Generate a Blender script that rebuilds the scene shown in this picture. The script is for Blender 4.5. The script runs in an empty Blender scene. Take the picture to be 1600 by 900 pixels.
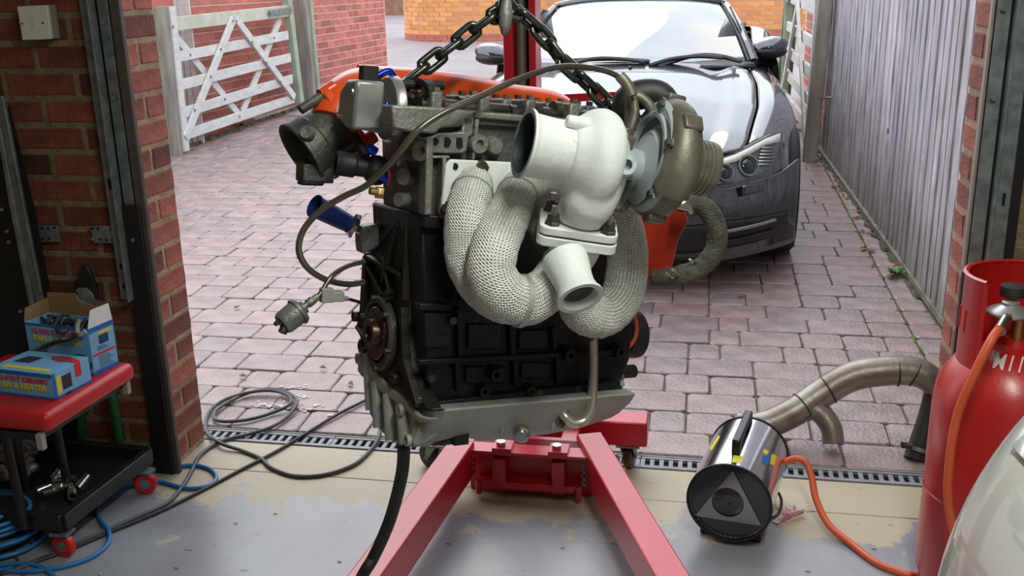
import bpy, bmesh, math, random
from mathutils import Vector as V, Matrix, noise
random.seed(7)
SC = bpy.context.scene
COL = SC.collection
# ------------------------------------------------------------------ camera
FPX = 1580.0; CH = 1.43
PIT = math.atan(484/1580.0); YAW = math.radians(11.0); ROLL = math.radians(1.26)
FW = V((-math.sin(YAW)*math.cos(PIT), math.cos(YAW)*math.cos(PIT), -math.sin(PIT)))
_r = V((math.cos(YAW), math.sin(YAW), 0)); _u = V((-math.sin(YAW)*math.sin(PIT), math.cos(YAW)*math.sin(PIT), math.cos(PIT)))
RT = _r*math.cos(ROLL) - _u*math.sin(ROLL); UP = _u*math.cos(ROLL) + _r*math.sin(ROLL)
CAM = V((0, 0, CH))
cd = bpy.data.cameras.new('camera'); co = bpy.data.objects.new('camera', cd); COL.objects.link(co)
cd.sensor_width = 36; cd.lens = FPX*36/1600; cd.clip_start = .05; cd.clip_end = 300
m = Matrix((RT, UP, -FW)).transposed().to_4x4(); m.translation = CAM; co.matrix_world = m
SC.camera = co
# ------------------------------------------------------------------ exposure
SC.view_settings.view_transform = 'Standard'; SC.view_settings.look = 'None'
SC.view_settings.exposure = 0.0; SC.view_settings.gamma = 1; SC.view_settings.use_curve_mapping = False
# ------------------------------------------------------------------ overcast sky
W = bpy.data.worlds.new('sky'); SC.world = W; W.use_nodes = True
nt = W.node_tree; nt.nodes.clear()
wo = nt.nodes.new('ShaderNodeOutputWorld'); bg = nt.nodes.new('ShaderNodeBackground')
tc = nt.nodes.new('ShaderNodeTexCoord'); nz = nt.nodes.new('ShaderNodeTexNoise'); rp = nt.nodes.new('ShaderNodeValToRGB')
nz.inputs['Scale'].default_value = 2.2; nz.inputs['Detail'].default_value = 5
rp.color_ramp.elements[0].position = .38; rp.color_ramp.elements[0].color = (.66, .80, 1, 1)
rp.color_ramp.elements[1].position = .62; rp.color_ramp.elements[1].color = (1, .985, .98, 1)
nt.links.new(tc.outputs['Generated'], nz.inputs['Vector']); nt.links.new(nz.outputs['Fac'], rp.inputs['Fac'])
nt.links.new(rp.outputs['Color'], bg.inputs['Color']); bg.inputs['Strength'].default_value = 2.4
nt.links.new(bg.outputs[0], wo.inputs[0])
# soft daylight from high behind the houses, veiled by cloud
sl = bpy.data.lights.new('sun', 'SUN'); sl.energy = .8; sl.angle = math.radians(35); sl.color = (1, .97, .93)
so = bpy.data.objects.new('sun', sl); COL.objects.link(so); so.rotation_euler = (math.radians(-38), math.radians(-18), 0)

# ------------------------------------------------------------------ pixel rays and planes (used to measure the photograph)
def ray(x, y): return RT*((x-800)/FPX) + UP*((450-y)/FPX) + FW
def onp(x, y, o, n):
    d = ray(x, y); return CAM + d*((o-CAM).dot(n)/d.dot(n))
def py(x, y, Y): return onp(x, y, V((0, Y, 0)), V((0, 1, 0)))
def px(x, y, X): return onp(x, y, V((X, 0, 0)), V((1, 0, 0)))
def pz(x, y, z=0): return onp(x, y, V((0, 0, z)), V((0, 0, 1)))
def pZ(x, y, Z): return CAM + ray(x, y)*Z
SL = .028; SY = 2.9
def gz(Y): return max(0, SL*(Y-SY))
GN = V((0, -SL, 1)).normalized()
def pg(x, y, dz=0): return onp(x, y, V((0, SY, dz)), GN)

# ------------------------------------------------------------------ object helpers
ORG = {}
def tag(o, label=None, cat=None, group=None, kind=None):
    if label: o['label'] = label
    if cat: o['category'] = cat
    if group: o['group'] = group
    if kind: o['kind'] = kind
    return o
def empty(name, loc, label=None, cat=None, group=None, kind=None):
    o = bpy.data.objects.new(name, None); COL.objects.link(o); o.location = loc; o.empty_display_size = .1
    ORG[o.name] = V(loc); return tag(o, label, cat, group, kind)
def orth(d):
    d = V(d).normalized(); a = V((0, 0, 1)) if abs(d.z) < .9 else V((1, 0, 0))
    u = d.cross(a).normalized(); return d, u, d.cross(u)
def spline(P, n=8, closed=False):
    P = [tuple(p) for p in P]; k = len(P); out = []
    if k < 3 or n < 2: return P
    g = (lambda i: P[i % k]) if closed else (lambda i: P[min(max(i, 0), k-1)])
    for i in range(k if closed else k-1):
        a, b, c, d = g(i-1), g(i), g(i+1), g(i+2)
        for j in range(n):
            t = j/n
            out.append(tuple(.5*(2*b[q] + (c[q]-a[q])*t + (2*a[q]-5*b[q]+4*c[q]-d[q])*t*t + (3*b[q]-a[q]-3*c[q]+d[q])*t**3) for q in range(len(b))))
    if not closed: out.append(P[-1])
    return out
class MB:
    def __init__(s): s.v = []; s.f = []; s.uv = {}
    def add(s, vs, fs):
        b = len(s.v); s.v += [V(p) for p in vs]; s.f += [tuple(i+b for i in f) for f in fs]; return s
    def box(s, c, sz, X=None, Y=None, Z=None):
        X = V(X or (1, 0, 0)); Y = V(Y or (0, 1, 0)); Z = V(Z) if Z else X.cross(Y); c = V(c)
        vs = [c + X*(i*sz[0]/2) + Y*(j*sz[1]/2) + Z*(k*sz[2]/2) for i in (-1, 1) for j in (-1, 1) for k in (-1, 1)]
        return s.add(vs, [(0, 1, 3, 2), (4, 6, 7, 5), (0, 4, 5, 1), (2, 3, 7, 6), (0, 2, 6, 4), (1, 5, 7, 3)])
    def bar(s, a, b, w, h, up=(0, 0, 1)):
        a = V(a); b = V(b); d = (b-a).normalized(); sd = d.cross(V(up)).normalized(); u = sd.cross(d)
        return s.box((a+b)/2, ((b-a).length, w, h), d, sd, u)
    def prism(s, pts, vec):
        n = len(pts); vec = V(vec); P = [V(p) for p in pts]
        return s.add(P+[p+vec for p in P], [tuple(range(n-1, -1, -1)), tuple(range(n, 2*n))]+[(i, (i+1) % n, n+(i+1) % n, n+i) for i in range(n)])
    def taper(s, A, B):
        n = len(A)
        return s.add(list(A)+list(B), [tuple(range(n-1, -1, -1)), tuple(range(n, 2*n))]+[(i, (i+1) % n, n+(i+1) % n, n+i) for i in range(n)])
    def cyl(s, a, b, r, r2=None, n=20, cap=True):
        a = V(a); b = V(b); r2 = r if r2 is None else r2; d, u, w = orth(b-a)
        vs = [p + (u*math.cos(6.28318*i/n) + w*math.sin(6.28318*i/n))*q for p, q in ((a, r), (b, r2)) for i in range(n)]
        fs = [(i, (i+1) % n, n+(i+1) % n, n+i) for i in range(n)]
        if cap: fs += [tuple(range(n-1, -1, -1)), tuple(range(n, 2*n))]
        return s.add(vs, fs)
    def lathe(s, o, d, prof, n=32, cap=(0, 0)):
        o = V(o); d, u, w = orth(d); vs = []; k = len(prof)
        for a, r in prof: vs += [o + d*a + (u*math.cos(6.28318*i/n) + w*math.sin(6.28318*i/n))*r for i in range(n)]
        fs = [(j*n+i, j*n+(i+1) % n, (j+1)*n+(i+1) % n, (j+1)*n+i) for j in range(k-1) for i in range(n)]
        if cap[0]: fs.append(tuple(range(n-1, -1, -1)))
        if cap[1]: fs.append(tuple(range((k-1)*n, k*n)))
        return s.add(vs, fs)
    def tube(s, P, r, n=12, sm=6, closed=False, cap=True, jit=0, squash=None):
        """P: points (x,y,z) or (x,y,z,r)"""
        P = [tuple(p) + ((r,) if len(p) == 3 else ()) for p in P]
        P = spline(P, sm, closed) if sm > 1 else P
        k = len(P); C_ = [V(p[:3]) for p in P]; R_ = [p[3] for p in P]; base = len(s.v); vs = []; nrm = None; L = 0; us = []
        for i in range(k):
            t = (C_[(i+1) % k]-C_[i-1]) if closed else (C_[min(i+1, k-1)]-C_[max(i-1, 0)])
            t.normalize()
            if nrm is None: nrm = orth(t)[1]
            nrm = (nrm - t*nrm.dot(t)).normalized(); bn = t.cross(nrm)
            if i: L += (C_[i]-C_[i-1]).length
            us.append(L)
            for j in range(n):
                a = 6.28318530*j/n; rr = R_[i]
                p = C_[i] + (nrm*math.cos(a) + bn*math.sin(a))*rr
                if jit: p += (nrm*math.cos(a) + bn*math.sin(a))*(noise.noise(p*90)*jit + noise.noise(p*300)*jit*.6)
                vs.append(p)
        fs = []
        for i in range(k if closed else k-1):
            for j in range(n):
                a, b, c, d = i*n+j, i*n+(j+1) % n, ((i+1) % k)*n+(j+1) % n, ((i+1) % k)*n+j
                fs.append((a, b, c, d)); r0 = R_[0]*6.28
                s.uv[len(s.f)+len(fs)-1] = [(us[i], j/n*r0), (us[i], (j+1)/n*r0), (us[(i+1) % k], (j+1)/n*r0), (us[(i+1) % k], j/n*r0)]
        if cap and not closed: fs += [tuple(range(n-1, -1, -1)), tuple(range((k-1)*n, k*n))]
        return s.add(vs, fs)
    def sph(s, c, r, n=16, m=10, X=(1, 0, 0), Y=(0, 1, 0), Z=(0, 0, 1)):
        c = V(c); r = r if hasattr(r, '__len__') else (r, r, r); X = V(X); Y = V(Y); Z = V(Z); vs = []
        for i in range(1, m):
            t = math.pi*i/m
            for j in range(n):
                a = 6.28318*j/n; vs.append(c + X*(r[0]*math.sin(t)*math.cos(a)) + Y*(r[1]*math.sin(t)*math.sin(a)) + Z*(r[2]*math.cos(t)))
        vs += [c+Z*r[2], c-Z*r[2]]; q = (m-1)*n
        fs = [(i*n+j, (i+1)*n+j, (i+1)*n+(j+1) % n, i*n+(j+1) % n) for i in range(m-2) for j in range(n)]
        fs += [(q, j, (j+1) % n) for j in range(n)] + [(q+1, (m-2)*n+(j+1) % n, (m-2)*n+j) for j in range(n)]
        return s.add(vs, fs)
    def grid(s, G, closed_u=False):
        h = len(G); w = len(G[0]); vs = [p for row in G for p in row]
        return s.add(vs, [(i*w+j, i*w+j+1, (i+1)*w+j+1, (i+1)*w+j) for i in range(h-1) for j in range(w-1)])
    def hexb(s, c, d, r, h):  # hexagon bolt head
        c = V(c); d = V(d).normalized(); return s.cyl(c, c+d*h, r, n=6)
    def build(s, name, mat, parent=None, org=None, bev=0, seg=2, ang=38, flat=False, sub=0, solid=0, **kw):
        off = ORG[parent.name] if parent is not None else (V(org) if org is not None else V((0, 0, 0)))
        me = bpy.data.meshes.new(name); me.from_pydata([tuple(p-off) for p in s.v], [], s.f); me.validate()
        if s.uv and len(me.polygons) == len(s.f):
            ul = me.uv_layers.new(name='UVMap')
            for fi, q in s.uv.items():
                for li, c in zip(me.polygons[fi].loop_indices, q): ul.data[li].uv = c
        bm = bmesh.new(); bm.from_mesh(me); bmesh.ops.recalc_face_normals(bm, faces=bm.faces); bm.to_mesh(me); bm.free()
        o = bpy.data.objects.new(name, me); COL.objects.link(o)
        if parent is not None: o.parent = parent
        else: o.location = off
        ORG[o.name] = off
        if mat: me.materials.append(mat)
        if not flat: me.shade_smooth(); me.set_sharp_from_angle(angle=math.radians(ang))
        if solid:
            q = o.modifiers.new('solid', 'SOLIDIFY'); q.thickness = solid; q.offset = 0
        if bev:
            q = o.modifiers.new('bevel', 'BEVEL'); q.width = bev; q.segments = seg; q.limit_method = 'ANGLE'; q.angle_limit = math.radians(35)
            q.harden_normals = False
        if sub:
            q = o.modifiers.new('sub', 'SUBSURF'); q.levels = q.render_levels = sub
        tag(o, **kw) if kw else None
        return o
def inst(src, name, loc, parent=None, rot=None):
    """another object on the same mesh data; loc in world"""
    o = bpy.data.objects.new(name, src); COL.objects.link(o)
    if parent is not None: o.parent = parent; o.location = V(loc)-ORG[parent.name]
    else: o.location = loc
    if rot: o.rotation_euler = rot
    return o
def cpx(o, dup_parent=None, delta=V((0, 0, 0)), rotz=0):
    c = o.copy(); COL.objects.link(c)
    if dup_parent is not None: c.parent = dup_parent
    for ch in list(o.children): cpx(ch, c)
    return c

# ------------------------------------------------------------------ materials
def mat(name, col, rough=.5, metal=0, spec=.5, var=0, vs=8, bump=0, bs=60, coat=0, col2=None, rv=0, rnd=0, detail=4, coords='Object', stretch=None, lo=.35, hi=.65, ior=None, crough=.03):
    M = bpy.data.materials.new(name); M.use_nodes = True; n = M.node_tree.nodes; l = M.node_tree.links; b = n['Principled BSDF']
    b.inputs['Roughness'].default_value = rough; b.inputs['Metallic'].default_value = metal; b.inputs['Specular IOR Level'].default_value = spec
    if ior: b.inputs['IOR'].default_value = ior
    if coat: b.inputs['Coat Weight'].default_value = coat; b.inputs['Coat Roughness'].default_value = crough
    col = tuple(col)+(1,); b.inputs['Base Color'].default_value = col
    if not (var or col2 or bump or rnd or rv): return M
    t = n.new('ShaderNodeTexCoord'); src = t.outputs['UV' if coords == 'UV' else 'Object']
    if coords == 'World':
        g = n.new('ShaderNodeNewGeometry'); src = g.outputs['Position']
    if stretch:
        mp = n.new('ShaderNodeMapping'); mp.inputs['Scale'].default_value = stretch; l.new(src, mp.inputs['Vector']); src = mp.outputs[0]
    nz = n.new('ShaderNodeTexNoise'); nz.inputs['Scale'].default_value = vs; nz.inputs['Detail'].default_value = detail; l.new(src, nz.inputs['Vector'])
    r = n.new('ShaderNodeValToRGB'); l.new(nz.outputs['Fac'], r.inputs['Fac'])
    c2 = tuple(col2)+(1,) if col2 else tuple(min(1, c*(1+var)) for c in col[:3])+(1,)
    c1 = col if col2 else tuple(c*(1-var) for c in col[:3])+(1,)
    r.color_ramp.elements[0].position = lo; r.color_ramp.elements[1].position = hi
    r.color_ramp.elements[0].color = c1; r.color_ramp.elements[1].color = c2; out = r.outputs[0]
    if rnd:
        oi = n.new('ShaderNodeObjectInfo'); gi = n.new('ShaderNodeNewGeometry'); ad = n.new('ShaderNodeMath'); ad.operation = 'ADD'
        l.new(oi.outputs['Random'], ad.inputs[0]); l.new(gi.outputs['Random Per Island'], ad.inputs[1])
        fr = n.new('ShaderNodeMath'); fr.operation = 'FRACT'; l.new(ad.outputs[0], fr.inputs[0])
        rr = n.new('ShaderNodeValToRGB'); l.new(fr.outputs[0], rr.inputs['Fac'])
        els = rnd; rr.color_ramp.elements[0].color = tuple(els[0])+(1,); rr.color_ramp.elements[1].color = tuple(els[-1])+(1,)
        for i, c in enumerate(els[1:-1]):
            e = rr.color_ramp.elements.new((i+1)/(len(els)-1)); e.color = tuple(c)+(1,)
        mx = n.new('ShaderNodeMix'); mx.data_type = 'RGBA'; mx.blend_type = 'MULTIPLY'; mx.inputs[0].default_value = 1
        l.new(out, mx.inputs[6]); l.new(rr.outputs[0], mx.inputs[7]); out = mx.outputs[2]
    l.new(out, b.inputs['Base Color'])
    if rv:
        mr = n.new('ShaderNodeMapRange'); mr.inputs[3].default_value = max(0, rough-rv); mr.inputs[4].default_value = rough+rv
        l.new(nz.outputs['Fac'], mr.inputs[0]); l.new(mr.outputs[0], b.inputs['Roughness'])
    if bump:
        nb = n.new('ShaderNodeTexNoise'); nb.inputs['Scale'].default_value = bs; nb.inputs['Detail'].default_value = 3; l.new(src, nb.inputs['Vector'])
        bp = n.new('ShaderNodeBump'); bp.inputs['Strength'].default_value = bump; bp.inputs['Distance'].default_value = .01
        l.new(nb.outputs['Fac'], bp.inputs['Height']); l.new(bp.outputs[0], b.inputs['Normal'])
    return M
MT = {}
MT['brick'] = mat('red_brick', (.34, .115, .080), .85, var=.28, vs=14, bump=.5, bs=90, rnd=[(1, 1, 1), (.8, .72, .75), (1.1, 1.05, .95), (.42, .42, .5), (.95, .85, .8), (1.2, 1.15, 1.1)])
MT['brick_in'] = mat('shaded_red_brick', (.20, .056, .030), .85, var=.3, vs=16, bump=.5, bs=90, rnd=[(1, 1, 1), (.7, .66, .7), (1.1, 1.0, .9), (.35, .4, .5), (.9, .8, .8), (1.1, 1.2, 1.1)])  # darker copy of the brick: indoor shade is put into its colour
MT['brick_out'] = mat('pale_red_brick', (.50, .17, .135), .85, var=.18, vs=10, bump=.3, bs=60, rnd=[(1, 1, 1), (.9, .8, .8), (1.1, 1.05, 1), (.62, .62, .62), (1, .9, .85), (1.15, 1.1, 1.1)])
MT['brick_org'] = mat('orange_brick', (.68, .30, .11), .85, var=.15, vs=8, rnd=[(1, 1, 1), (.85, .8, .7), (1.1, 1.1, 1.0), (.8, .7, .7), (1, 1.05, .9)])
MT['brick_plinth'] = mat('red_plinth_brick', (.45, .13, .09), .85, var=.15, vs=8, rnd=[(1, 1, 1), (.85, .8, .8), (1.1, 1.1, 1.0)])
MT['mortar'] = mat('tan_mortar', (.36, .27, .17), .95, var=.2, vs=30, bump=.6, bs=120)
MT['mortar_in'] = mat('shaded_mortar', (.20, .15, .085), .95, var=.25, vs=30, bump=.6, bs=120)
MT['mortar_pale'] = mat('pale_mortar', (.62, .52, .42), .95, var=.12, vs=20)
MT['paver'] = mat('tumbled_block', (.255, .20, .193), .42, spec=.8, var=.2, vs=9, bump=.4, bs=70, rv=.15, rnd=[(1, 1, 1), (1.1, .98, .98), (.88, .88, .95), (1.22, 1.1, 1.08), (1.05, .92, .9), (.95, .97, 1)])
MT['joint'] = mat('mossy_joint_sand', (.13, .11, .095), .95, col2=(.10, .13, .04), vs=2.5, lo=.45, hi=.6)
MT['tarmac'] = mat('pink_grey_tarmac', (.30, .26, .27), .9, var=.08, vs=1.5, bump=.2, bs=100)
MT['galv'] = mat('galvanised_steel', (.22, .26, .26), .5, metal=.6, var=.25, vs=30)
MT['blk_steel'] = mat('black_painted_steel', (.010, .010, .012), .5)
MT['brn_steel'] = mat('brown_painted_timber', (.09, .07, .06), .6, var=.2)
MT['white_pl'] = mat('white_plastic', (.75, .74, .68), .4)
MT['grey_pl'] = mat('grey_plastic', (.30, .29, .26), .5)
MT['screw'] = mat('bright_steel', (.5, .5, .48), .3, metal=1)
MT['wood_w'] = mat('weathered_pale_timber', (.60, .60, .57), .8, var=.09, vs=6, stretch=(1, 1, 4), bump=.25, bs=40)
MT['wood_g'] = mat('green_stained_timber', (.30, .36, .26), .8, var=.2, vs=5, bump=.2, bs=40)
MT['wood_dg'] = mat('dark_green_timber', (.10, .17, .09), .8, var=.25, vs=4, bump=.2, bs=40)
MT['wood_post'] = mat('grey_brown_timber', (.25, .23, .20), .8, var=.25, vs=6, stretch=(3, 3, .5), bump=.2, bs=40)
MT['moss_rail'] = mat('mossy_timber', (.55, .56, .50), .8, col2=(.44, .46, .30), vs=7, bump=.2)
MT['fence'] = mat('silver_grey_board', (.42, .39, .41), .75, var=.42, vs=5, stretch=(9, 9, .8), bump=.35, bs=30, rnd=[(1, 1, 1), (.84, .84, .88), (1.14, 1.14, 1.16), (.93, .9, .92), (1.05, 1.02, 1.06)], detail=6, lo=.3, hi=.7)
MT['conc'] = mat('concrete', (.21, .195, .15), .9, var=.2, vs=8, bump=.3, bs=60)
MT['grate'] = mat('grey_drain_grate', (.23, .24, .26), .5, var=.15, vs=20)
MT['void'] = mat('dark_void', (.004, .004, .004), .9)
MT['soil'] = mat('dark_soil', (.09, .075, .05), .95, var=.4, vs=20, bump=.5, bs=50)
MT['leaf'] = mat('dry_leaf', (.22, .10, .05), .8, rnd=[(1, 1, 1), (1.6, 1.2, .8), (.6, .6, .6), (1.3, 1.6, 1)], var=.1)
MT['green'] = mat('green_leaf', (.10, .17, .05), .5, rnd=[(1, 1, 1), (1.5, 1.4, 1.2), (.7, .8, .7)], var=.1)
MT['moss'] = mat('moss', (.11, .16, .03), .95, var=.4, vs=40)

def fence_extra(M):
    n = M.node_tree.nodes; l = M.node_tree.links; b = n['Principled BSDF']; old = b.inputs['Base Color'].links[0].from_socket
    g = n.new('ShaderNodeNewGeometry'); mp = n.new('ShaderNodeMapping'); mp.inputs['Scale'].default_value = (1, 1, .55); l.new(g.outputs['Position'], mp.inputs[0])
    v = n.new('ShaderNodeTexVoronoi'); v.inputs['Scale'].default_value = 6.5; l.new(mp.outputs[0], v.inputs['Vector'])
    r = n.new('ShaderNodeValToRGB'); l.new(v.outputs['Distance'], r.inputs[0]); e = r.color_ramp.elements; e[0].position = .045; e[0].color = (.12, .09, .08, 1); e[1].position = .30; e[1].color = (1, 1, 1, 1); x = e.new(.085); x.color = (1.5, 1.45, 1.45, 1)
    m = n.new('ShaderNodeMix'); m.data_type = 'RGBA'; m.blend_type = 'MULTIPLY'; m.inputs[0].default_value = .8; l.new(old, m.inputs[6]); l.new(r.outputs[0], m.inputs[7])
    sp = n.new('ShaderNodeSeparateXYZ'); l.new(g.outputs['Position'], sp.inputs[0]); nz = n.new('ShaderNodeTexNoise'); nz.inputs['Scale'].default_value = 5; l.new(g.outputs['Position'], nz.inputs['Vector'])
    ad = n.new('ShaderNodeMath'); ad.operation = 'MULTIPLY_ADD'; ad.inputs[1].default_value = .5; l.new(nz.outputs['Fac'], ad.inputs[0]); l.new(sp.outputs[2], ad.inputs[2])
    mr = n.new('ShaderNodeMapRange'); mr.inputs[1].default_value = .30; mr.inputs[2].default_value = .75; mr.inputs[3].default_value = .6; mr.inputs[4].default_value = 0; l.new(ad.outputs[0], mr.inputs[0])
    m2 = n.new('ShaderNodeMix'); m2.data_type = 'RGBA'; l.new(mr.outputs[0], m2.inputs[0]); l.new(m.outputs[2], m2.inputs[6]); m2.inputs[7].default_value = (.14, .15, .09, 1); l.new(m2.outputs[2], b.inputs['Base Color'])
fence_extra(MT['fence'])
def floor_mat():
    M = mat('worn_grey_floor_paint', (.27, .28, .305), .38, var=.15, vs=3, bump=.08, bs=25); n = M.node_tree.nodes; l = M.node_tree.links; b = n['Principled BSDF']
    old = b.inputs['Base Color'].links[0].from_socket
    g = n.new('ShaderNodeNewGeometry'); z = n.new('ShaderNodeTexNoise'); z.inputs['Scale'].default_value = 9; z.inputs['Detail'].default_value = 8; z.inputs['Roughness'].default_value = .68
    l.new(g.outputs['Position'], z.inputs['Vector'])
    big = n.new('ShaderNodeTexNoise'); big.inputs['Scale'].default_value = 2.2; big.inputs['Detail'].default_value = 5; l.new(g.outputs['Position'], big.inputs['Vector'])
    sp = n.new('ShaderNodeSeparateXYZ'); l.new(g.outputs['Position'], sp.inputs[0])
    # bare concrete grows towards the doorway: Y above about 2.45
    mr = n.new('ShaderNodeMapRange'); mr.inputs[1].default_value = 2.30; mr.inputs[2].default_value = 2.72; mr.inputs[3].default_value = 0; mr.inputs[4].default_value = .5
    l.new(sp.outputs[1], mr.inputs[0])
    def ma(op, a, bb):
        k = n.new('ShaderNodeMath'); k.operation = op
        for i, q in enumerate((a, bb)):
            if isinstance(q, (int, float)): k.inputs[i].default_value = q
            else: l.new(q, k.inputs[i])
        return k.outputs[0]
    s = ma('ADD', z.outputs['Fac'], mr.outputs[0]); s = ma('ADD', s, ma('MULTIPLY', ma('SUBTRACT', big.outputs['Fac'], .5), .55)); s = ma('ADD', s, ma('MULTIPLY', ma('MAXIMUM', ma('SUBTRACT', sp.outputs[0], -.1), 0), -.16))
    r = n.new('ShaderNodeValToRGB'); l.new(s, r.inputs['Fac']); r.color_ramp.elements[0].position = .64; r.color_ramp.elements[1].position = .70
    mx = n.new('ShaderNodeMix'); mx.data_type = 'RGBA'; l.new(r.outputs[0], mx.inputs[0]); l.new(old, mx.inputs[6]); mx.inputs[7].default_value = (.43, .37, .26, 1)
    # dark scuffs
    z2 = n.new('ShaderNodeTexNoise'); z2.inputs['Scale'].default_value = 28; z2.inputs['Detail'].default_value = 4
    mp = n.new('ShaderNodeMapping'); mp.inputs['Scale'].default_value = (.5, 1.6, 1); l.new(g.outputs['Position'], mp.inputs[0]); l.new(mp.outputs[0], z2.inputs['Vector'])
    r2 = n.new('ShaderNodeValToRGB'); l.new(z2.outputs['Fac'], r2.inputs['Fac']); r2.color_ramp.elements[0].position = .69; r2.color_ramp.elements[1].position = .73
    m2 = n.new('ShaderNodeMix'); m2.data_type = 'RGBA'; l.new(r2.outputs[0], m2.inputs[0]); l.new(mx.outputs[2], m2.inputs[6]); m2.inputs[7].default_value = (.07, .07, .08, 1)
    l.new(m2.outputs[2], b.inputs['Base Color'])
    rr = n.new('ShaderNodeMapRange'); l.new(r.outputs[0], rr.inputs[0]); rr.inputs[3].default_value = .30; rr.inputs[4].default_value = .5; l.new(rr.outputs[0], b.inputs['Roughness'])
    return M
MT["floor"] = floor_mat()
MT['thresh'] = mat('cream_concrete', (.54, .46, .33), .6, col2=(.40, .36, .30), vs=5, bump=.25, bs=40, rv=.1, lo=.4, hi=.75)
MT['ceil'] = mat('ceiling_board', (.8, .8, .77), .9)

# ------------------------------------------------------------------ garage shell
def slab(name, x0, x1, y0, y1, z0, z1, m, kind='structure', bev=0, parent=None):
    return MB().box(((x0+x1)/2, (y0+y1)/2, (z0+z1)/2), (x1-x0, y1-y0, z1-z0)).build(name, m, parent, kind=kind, bev=bev, org=((x0+x1)/2, (y0+y1)/2, z0) if parent is None else None)
XL, XR, YB, YF = -2.35, 2.3, -2.6, 2.57
slab('floor', XL, XR, YB, 2.60, -.12, 0, MT['floor'])
slab('trim_1', -1.60, .75, 2.605, 2.795, -.12, -.001, MT['floor'], bev=.004)
slab('ceiling', XL-.1, XR+.1, YB-.1, 2.57, 2.45, 2.52, MT['ceil'])
slab('wall_back', XL-.1, XR+.1, YB-.1, YB, 0, 2.45, MT['mortar_pale'])
slab('wall_side', XL-.1, XL, YB, 2.57, 0, 2.45, MT['mortar'])
slab('wall_far_side', XR, XR+.1, YB, 2.57, 0, 2.45, MT['mortar'])
def batten(x, y, lab, P):
    t = empty('ceiling_light', (x, y, 2.44), lab, 'light')
    MB().box((x, y, 2.425), (.09, 1.25, .05)).build('batten', MT['white_pl'], t, bev=.004)
    em = bpy.data.materials.new('lit_tube'); em.use_nodes = True; em.node_tree.nodes['Principled BSDF'].inputs['Emission Color'].default_value = (.93, 1, .86, 1); em.node_tree.nodes['Principled BSDF'].inputs['Emission Strength'].default_value = 4
    MB().cyl((x, y-.6, 2.385), (x, y+.6, 2.385), .013, n=12).build('tube', em, t)
    a = bpy.data.lights.new('tube_light', 'AREA'); a.shape = 'RECTANGLE'; a.size = .12; a.size_y = 1.2; a.energy = P; a.color = (.95, 1, .92)
    o = bpy.data.objects.new('tube_light', a); COL.objects.link(o); o.location = (x, y, 2.36)
batten(.35, .72, 'white fluorescent batten on the garage ceiling in front of the engine', 38)
slab('trim_2', -1.75, .85, 2.57, 2.79, 2.12, 2.52, MT['conc'])
slab('trim_3', XL-.1, XR+.1, 2.57, 2.79, 2.45, 2.85, MT['mortar_pale'])

# a brick: front face chamfered, axis u (length), w (out of the wall)
def brick_mesh(name, L, m, h=.065, t=.03, c=.004, seed=0):
    rnd = random.Random(seed); b = MB(); j = lambda a: (rnd.random()-.5)*a
    back = [(-L/2, -t, -h/2), (L/2, -t, -h/2), (L/2, -t, h/2), (-L/2, -t, h/2)]
    mid = [(x+j(.003), 0-c, z+j(.002)) for x, _, z in back]
    fr = [(x+(c if x < 0 else -c), 0+j(.002), z+(c if z < 0 else -c)) for x, _, z in mid]
    b.add(back+mid+fr, [(3, 2, 1, 0), (8, 9, 10, 11)]+[(i, (i+1) % 4, 4+(i+1) % 4, 4+i) for i in range(4)]+[(4+i, 4+(i+1) % 4, 8+(i+1) % 4, 8+i) for i in range(4)])
    me = bpy.data.meshes.new(name); me.from_pydata([tuple(p) for p in b.v], [], b.f); me.materials.append(m)
    bm = bmesh.new(); bm.from_mesh(me); bmesh.ops.recalc_face_normals(bm, faces=bm.faces); bm.to_mesh(me); bm.free()
    return me
def brick_set(m, tag_, dl=0, h=.065):
    return {L: [brick_mesh('brick_'+tag_, L/1000-dl, m, h=h, seed=L*7+k) for k in range(3)] for L in (215, 102, 158)}
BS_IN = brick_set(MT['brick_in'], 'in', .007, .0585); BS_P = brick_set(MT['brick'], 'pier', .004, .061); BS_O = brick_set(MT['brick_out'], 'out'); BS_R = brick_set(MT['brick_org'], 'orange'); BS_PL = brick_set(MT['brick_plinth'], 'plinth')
def lay(parent, sets, o, u, n, length, z0, courses, pattern, zf=None, limit=None, slopez=None, name='brick'):
    """rows of bricks on a wall line: o start, u along, n outward"""
    o = V(o); u = V(u).normalized(); n = V(n).normalized(); ang = math.atan2(n.x, -n.y)+math.pi if False else math.atan2(-n.x, n.y)
    out = []
    for k in range(courses):
        z = z0 + k*.075 + .0375; s = 0; row = pattern(k); i = 0
        while s < length-.03:
            L, off = row[i % len(row)] if i < len(row) or True else None, 0
            if i == 0 and len(row) > 1 and row[0] < 0: L = -row[0]
            elif row[0] < 0: L = row[1+(i-1) % (len(row)-1)]
            if s + L/1000 > length+.002: L = 102 if s+.102 <= length+.002 else None
            if L is None: break
            c = o + u*(s + L/2000); c.z = z
            if slopez is None or z > slopez(c): out.append((L, c, k))
            s += L/1000 + .010; i += 1
    return out, ang
def place(parent, sets, items, ang, limit=300, mat_=None, name='brick'):
    items = sorted(items, key=lambda t: (t[1]-CAM).length) if limit and len(items) > limit else items
    near = items[:limit] if limit else items; far = items[limit:] if limit else []
    for L, c, k in near:
        me = random.choice(sets[L]); o = inst(me, name, c, parent, (random.uniform(-.008, .008), 0, ang))
    if far:
        b = MB(); R = Matrix.Rotation(ang, 3, 'Z')
        for L, c, k in far:
            me = sets[L][k % 3]; b.add([R @ v.co + c for v in me.vertices], [tuple(p.vertices) for p in me.polygons])
        b.build(name, mat_ or sets[215][0].materials[0], parent, flat=True, kind='stuff')
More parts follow.
